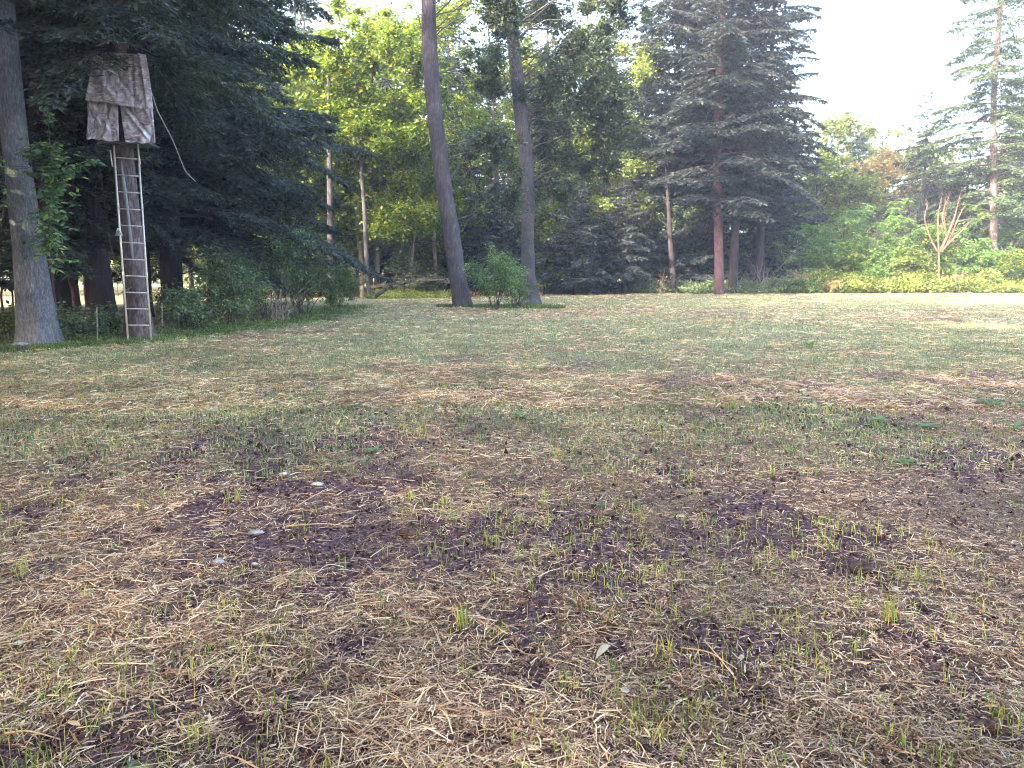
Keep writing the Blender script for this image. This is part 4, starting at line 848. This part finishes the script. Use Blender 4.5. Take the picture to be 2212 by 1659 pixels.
for (x, y, k, s) in [(-18.5, 50, 'p', .8), (-26, 49, 'p', .75), (-13, 55, 'b', .8), (-45, 62, 'p', .8), (-38, 70, 'b', 1), (-31, 64, 'b', .9), (-25, 72, 'p', 1.1), (-20, 66, 'b', .9), (-24, 58, 'b', .65), (-34, 55, 'p', .65), (-44, 50, 'b', .65), (-15, 88, 'h', 1), (-27, 88, 'h', 1.1),
                     (4, 86, 'b', 1), (9, 76, 'h', .9), (14, 84, 'h', 1), (20, 90, 'h', 1), (3, 98, 'h', 1), (-9, 100, 'h', 1), (12, 100, 'b', .95), (25, 96, 'h', .95), (-38, 92, 'h', 1), (-50, 78, 'h', 1),
                     (56, 84, 'b', .9), (62, 98, 'h', .9), (50, 96, 'b', .8), (-12, 70, 'b', .95), (-17, 58, 'h', .55), (1, 72, 'h', .8), (8, 70, 'b', .8), (13, 74, 'h', .85), (18, 72, 'b', .7), (26, 76, 'h', .75), (-6, 74, 'h', .9), (-10, 64, 'h', .6), (22, 82, 'h', .9), (32, 92, 'h', .7), (40, 92, 'h', .62), (-30, 80, 'h', 1), (-20, 78, 'h', 1.05), (46, 84, 'b', .55), (36, 84, 'b', .55)]:
    bcopy({'h': low_h, 'b': low_b, 'p': low_p}[k], x, y, s)
# far-off wood closing the view
mb = MB()
for q in range(620):
    y = rng.uniform(108, 130); x = rng.uniform(-130, 130); cz = rng.uniform(0, 13 if 38 < x < 75 else 21); clump_leaves(mb, (x, y, cz), rng.uniform(2.2, 4.4), 300, .85, .7)
fw = mb.build('far_wood', M['maple_pale']); tag(fw, 'hazy far-off wood closing the view behind the clearing', 'wood', kind='stuff')
# trees beside the camera, left of the frame, whose shade falls over the clearing
GS = 'shade trees beyond the left edge of the view'
for i_, (x, y, k, s) in enumerate([(-18, 12, 'h', 1.2), (-17, 4, 'h', 1.25), (-22, -4, 'b', 1.3), (-19, -11, 'b', 1.5), (-30, 4, 'h', 1.1), (-26, 15, 'h', 1.25), (-10, -14, 'b', 1.5), (-27, -20, 'b', 1.1), (-28, 23, 'h', 1.1), (-20, -24, 'h', 1.3), (-3, -14, 'b', 1.7), (5, -12, 'h', 1.3), (12, -17, 'h', 1.35), (-8, -24, 'h', 1.4), (-36, 18, 'h', 1.1)]):
    o = bcopy({'h': low_h, 'b': low_b}[k], x, y, s); o['label'] = 'tall tree outside the left edge whose shade covers the clearing'; o['group'] = GS

# ------------------------------------------------------------------ small things lying and growing in the field
def gp(u, v, dz=0): p = on(u, v); p[2] += float(near_h(p[0], p[1]))+dz; return p
def ms(u_px, p): return u_px*p[1]/F
for (u, v, wpx, hpx, mat, lab, sd3) in [
    (553, 1141, 36, .035, 'stone_grey', 'flat speckled grey stone lying left of centre in the straw', 3),
    (685, 1041, 26, .04, 'stone_white', 'white angular stone beside a dark hollow, left of centre', 6),
    (612, 1013, 22, .035, 'stone_white', 'small whitish stone up and left of the white angular one', 9),
    (1934, 1274, 16, .03, 'stone_white', 'pale pebble beside the dug up hollow on the right', 12),
    (470, 1206, 30, .04, 'stone_grey', 'dark greyish stone below and left of the flat speckled one', 14),
    (550, 1208-0+0, 14, .02, 'stone_white', 'tiny white pebble near the dark greyish stone', 15),
    (1601, 1408+20, 12, .02, 'stone_white', 'tiny pale pebble low on the right', 17)]:
    p = gp(u, v, .012); wm = ms(wpx, p); stone('stone', lab, p, (wm, wm*.7, hpx*.9), M[mat], sd3, amp=.3)
def plant(label, u, v, n, L, Wd, rise, mat='green_leaf', name='broadleaf_weed', cat='weed', seed=0, stemh=0.0):
    p = gp(u, v, -.005); root = empty(name, p); tag(root, label, cat); lv = MB(); wd = MB()
    for k in range(n):
        a = 2.4*k+rng.uniform(-.3, .3); ll = L*rng.uniform(.7, 1.15); rs = rise*rng.uniform(.6, 1.3); t = np.linspace(0, 1, 6); wv = Wd*np.array([.12, .7, 1, .95, .6, .05])/2
        C = np.stack([np.cos(a)*ll*t, np.sin(a)*ll*t, stemh+ll*(rs*t-.45*rs*t*t*1.3)], -1); C += [0, 0, .004]
        S = np.array([-math.sin(a), math.cos(a), 0]); V = np.stack([C-S*wv[:, None]+[0, 0, .006], C, C+S*wv[:, None]+[0, 0, .006]], 1).reshape(-1, 3)
        q = [[3*i+c, 3*i+c+1, 3*i+c+4, 3*i+c+3] for i in range(5) for c in (0, 1)]; lv.add(V, q)
        wd.tube(np.array([[0, 0, -.01], [0, 0, stemh*.5], [C[1][0]*.5, C[1][1]*.5, C[1][2]*.6+stemh*.3]]), .0025, 4)
    lv.build('leaves', M[mat], root, True); wd.build('stem', M['fern'], root); return root
plant('bright rosette weed with round leaves on dark soil at the right', 2001, 921, 9, .11, .07, .7)
plant('single bluish leaf clump above and left of the round rosette weed', 1899, 909, 5, .10, .07, 1.3)
plant('pale green weed with upright leaves in the upper middle of the straw', 906, 850, 5, .13, .06, 1.5)
plant('young plant with one pale round leaf held upright in the foreground', 1286, 1452, 1, .06, .045, 1.7, 'pale_leaf', stemh=.045)
plant('small seedling with a round mint green leaf in mid foreground', 1297, 1086, 2, .045, .035, 1.3)
plant('wide leafy weed at the very bottom left of the picture', 296, 1650, 6, .055, .03, .5)
plant('long leaved weed at the right picture edge', 2190, 925, 7, .18, .035, 1.0)
plant('yellow green broad leaf low weed in the middle distance', 1127, 900, 8, .13, .05, .9)
plant('green weed beside the whitish leaf in the upper left straw', 765, 880, 6, .11, .05, .9)
plant('bluish green weed in the straw left of centre', 806, 972, 6, .10, .05, .7)
plant('pale mint leaf plant in the far right middle of the clearing', 1748, 745, 5, .22, .13, 1.0)
plant('little plant under the right side of the straw ring, mid distance', 1165, 800, 5, .2, .08, .9)
plant('tuft of small leaves in the dark soil at the right', 1950, 1010, 12, .10, .04, .8)
plant('second tuft of small leaves further right in the dark soil', 2140, 880, 12, .16, .035, 1.1)
def tuft(label, u, v, n, H, spread, mat='seedling'):
    p = gp(u, v, -.01); mb = MB()
    for k in range(n):
        a = rng.uniform(0, 6.28); ln = rng.uniform(.05, .45); hh = H*rng.uniform(.5, 1.1); t = np.linspace(0, 1, 5); o_ = np.array([rng.normal(0, spread), rng.normal(0, spread), 0])
        C = o_+np.stack([np.cos(a)*ln*hh*t**1.7, np.sin(a)*ln*hh*t**1.7, hh*t*(1-.15*ln*t)], -1); b_ = rng.uniform(0, 6.28); S = np.array([math.cos(b_), math.sin(b_), 0])*.0028
        wv = np.array([.7, 1, 1, .7, .05])[:, None]; V = np.stack([C-S*wv, C+S*wv], 1).reshape(-1, 3); mb.add(V, [[2*i, 2*i+1, 2*i+3, 2*i+2] for i in range(4)])
    o = mb.build('grass_tuft', M[mat], None, False, p); tag(o, label, 'grass tuft'); return o
tuft('dense upright green grass tuft in the middle foreground', 1001, 1345, 26, .13, .018)
tuft('dense grass tuft in the right foreground', 1917, 1340, 22, .13, .018)
tuft('grass tuft at the bottom right of centre, near the long stalks', 1430, 1420, 12, .11, .02)
tuft('small grass tuft left of the flat stone', 505, 1075, 22, .14, .03)
tuft('fine grass tuft near the left edge', 45, 1230, 16, .12, .03)
tuft('spreading yellowish grass tuft in the bottom right', 1420, 1600, 16, .14, .05)
tuft('yellowish grass tuft near the bottom right corner', 1930, 1610, 16, .13, .06)
tuft('loose green grass tuft left of centre in the straw', 890, 935, 30, .15, .09)
def flatleaf(label, u, v, wpx, mat, asp=.55, az=.3, name='fallen_leaf'):
    p = gp(u, v, .022); L = ms(wpx, p); mb = MB(); t = np.linspace(0, 1, 8); wv = np.sin(t*math.pi)**.7*asp/2*L+.001
    C = np.stack([(t-.5)*L*math.cos(az), (t-.5)*L*math.sin(az), .02*np.sin(t*math.pi)*L*3], -1); S = np.array([-math.sin(az), math.cos(az), .15])
    V = np.concatenate([np.stack([C-S*wv[:, None], C+[0, 0, -.004], C+S*wv[:, None]], 1).reshape(-1, 3)]); q = [[3*i+c, 3*i+c+1, 3*i+c+4, 3*i+c+3] for i in range(7) for c in (0, 1)]
    mb.add(V, q); o = mb.build(name, M[mat], None, True, p); tag(o, label, 'leaf'); return o
flatleaf('whitish curled leaf in the upper left straw', 757, 876, 18, 'pale_leaf')
flatleaf('small bright yellow leaf lying in the upper middle of the straw', 722, 828, 9, 'yellow_leaf')
flatleaf('pale round leaf in the lower left straw', 40, 1386, 24, 'pale_leaf', .7)
flatleaf('long tan leaf lying near the lower left', 160, 1568, 40, 'straw', .3, -.4)
flatleaf('creamy crumpled leaf below the round leaved seedling', 1350, 1508, 22, 'pale_leaf', .8)
flatleaf('orange leaf lying on the dark soil at the right', 1880, 985, 11, 'yellow_leaf', .5, .9)
flatleaf('yellow lobed leaf in the right foreground', 1840, 1300, 18, 'yellow_leaf', .6, 1.2)
flatleaf('small ochre leaf at the upper right of the clearing', 1500, 868, 10, 'yellow_leaf', .5, .2)
def stalk(label, pts, r):
    P = np.array([gp(u, v, .02) for u, v in pts]); P[1:-1, 2] += .02; p0 = P[0].copy(); mb = MB(); mb.tube(smooth_path(P-p0, 12), np.linspace(r, r*.5, 12), 6)
    o = mb.build('stalk', M['straw'], None, True, p0); tag(o, label, 'stalk'); return o
stalk('long dry stalk slanting right beside the bottom centre seedlings', [(1520, 1395), (1548, 1440), (1590, 1480)], .0035)
stalk('second long dry stalk crossing the slanting one', [(1470, 1412), (1530, 1430), (1592, 1458)], .0032)
stalk('long pale stalk lying left of the green tuft', [(1250, 1380), (1300, 1372), (1350, 1366)], .003)
stalk('long straw lying level, right of the flat stone', [(620, 1132), (700, 1129), (760, 1131)], .005)
stalk('straight long straw near the bottom left', [(10, 1588), (60, 1585), (130, 1592)], .004)
stalk('thin long straw slanting up beside the flat stone', [(640, 1090), (690, 1066), (720, 1054)], .004)
# turf clods and a small hollow
def clod(label, u, v, wpx, h, sd4):
    p = gp(u, v); wm = ms(wpx, p); o = stone('soil_clod', label, p, (wm, wm*.6, h), M['soil'], sd4, 'clod', .5); return o
M['soil'] = plain_mat('dark_soil', (.14, .085, .065), (.04, .022, .02), .95, 40)
clod('raised clump of torn brown turf at right of centre', 1865, 1222, 52, .09, 21)
clod('brown rooty clod right of the flat stone', 885, 1140, 50, .07, 24)
clod('small shaggy brown clod in the lower left', 405, 1425, 34, .05, 27)
clod('dark clod by the hollow behind the white stone', 790, 1030, 34, .06, 30)
clod('rough soil clod in the bottom right corner', 2130, 1570, 60, .06, 33)
hz = MB(); hz.box((10, 45, 20.5), (330, 330, 50)); hm = bpy.data.materials.new('haze'); hm.use_nodes = True; hn = hm.node_tree
for x in list(hn.nodes):
    if x.type != 'OUTPUT_MATERIAL': hn.nodes.remove(x)
pv = hn.nodes.new('ShaderNodeVolumePrincipled'); pv.inputs['Density'].default_value = .0010; pv.inputs['Color'].default_value = (.86, .9, 1, 1); pv.inputs['Anisotropy'].default_value = .2
hn.links.new(pv.outputs[0], hn.nodes['Material Output'].inputs['Volume'])
ho = hz.build('haze', hm); tag(ho, 'thin pale morning haze filling the clearing', 'haze', kind='stuff')
print('tris', sum(len(o.data.polygons) for o in scn.objects if o.type == 'MESH'))
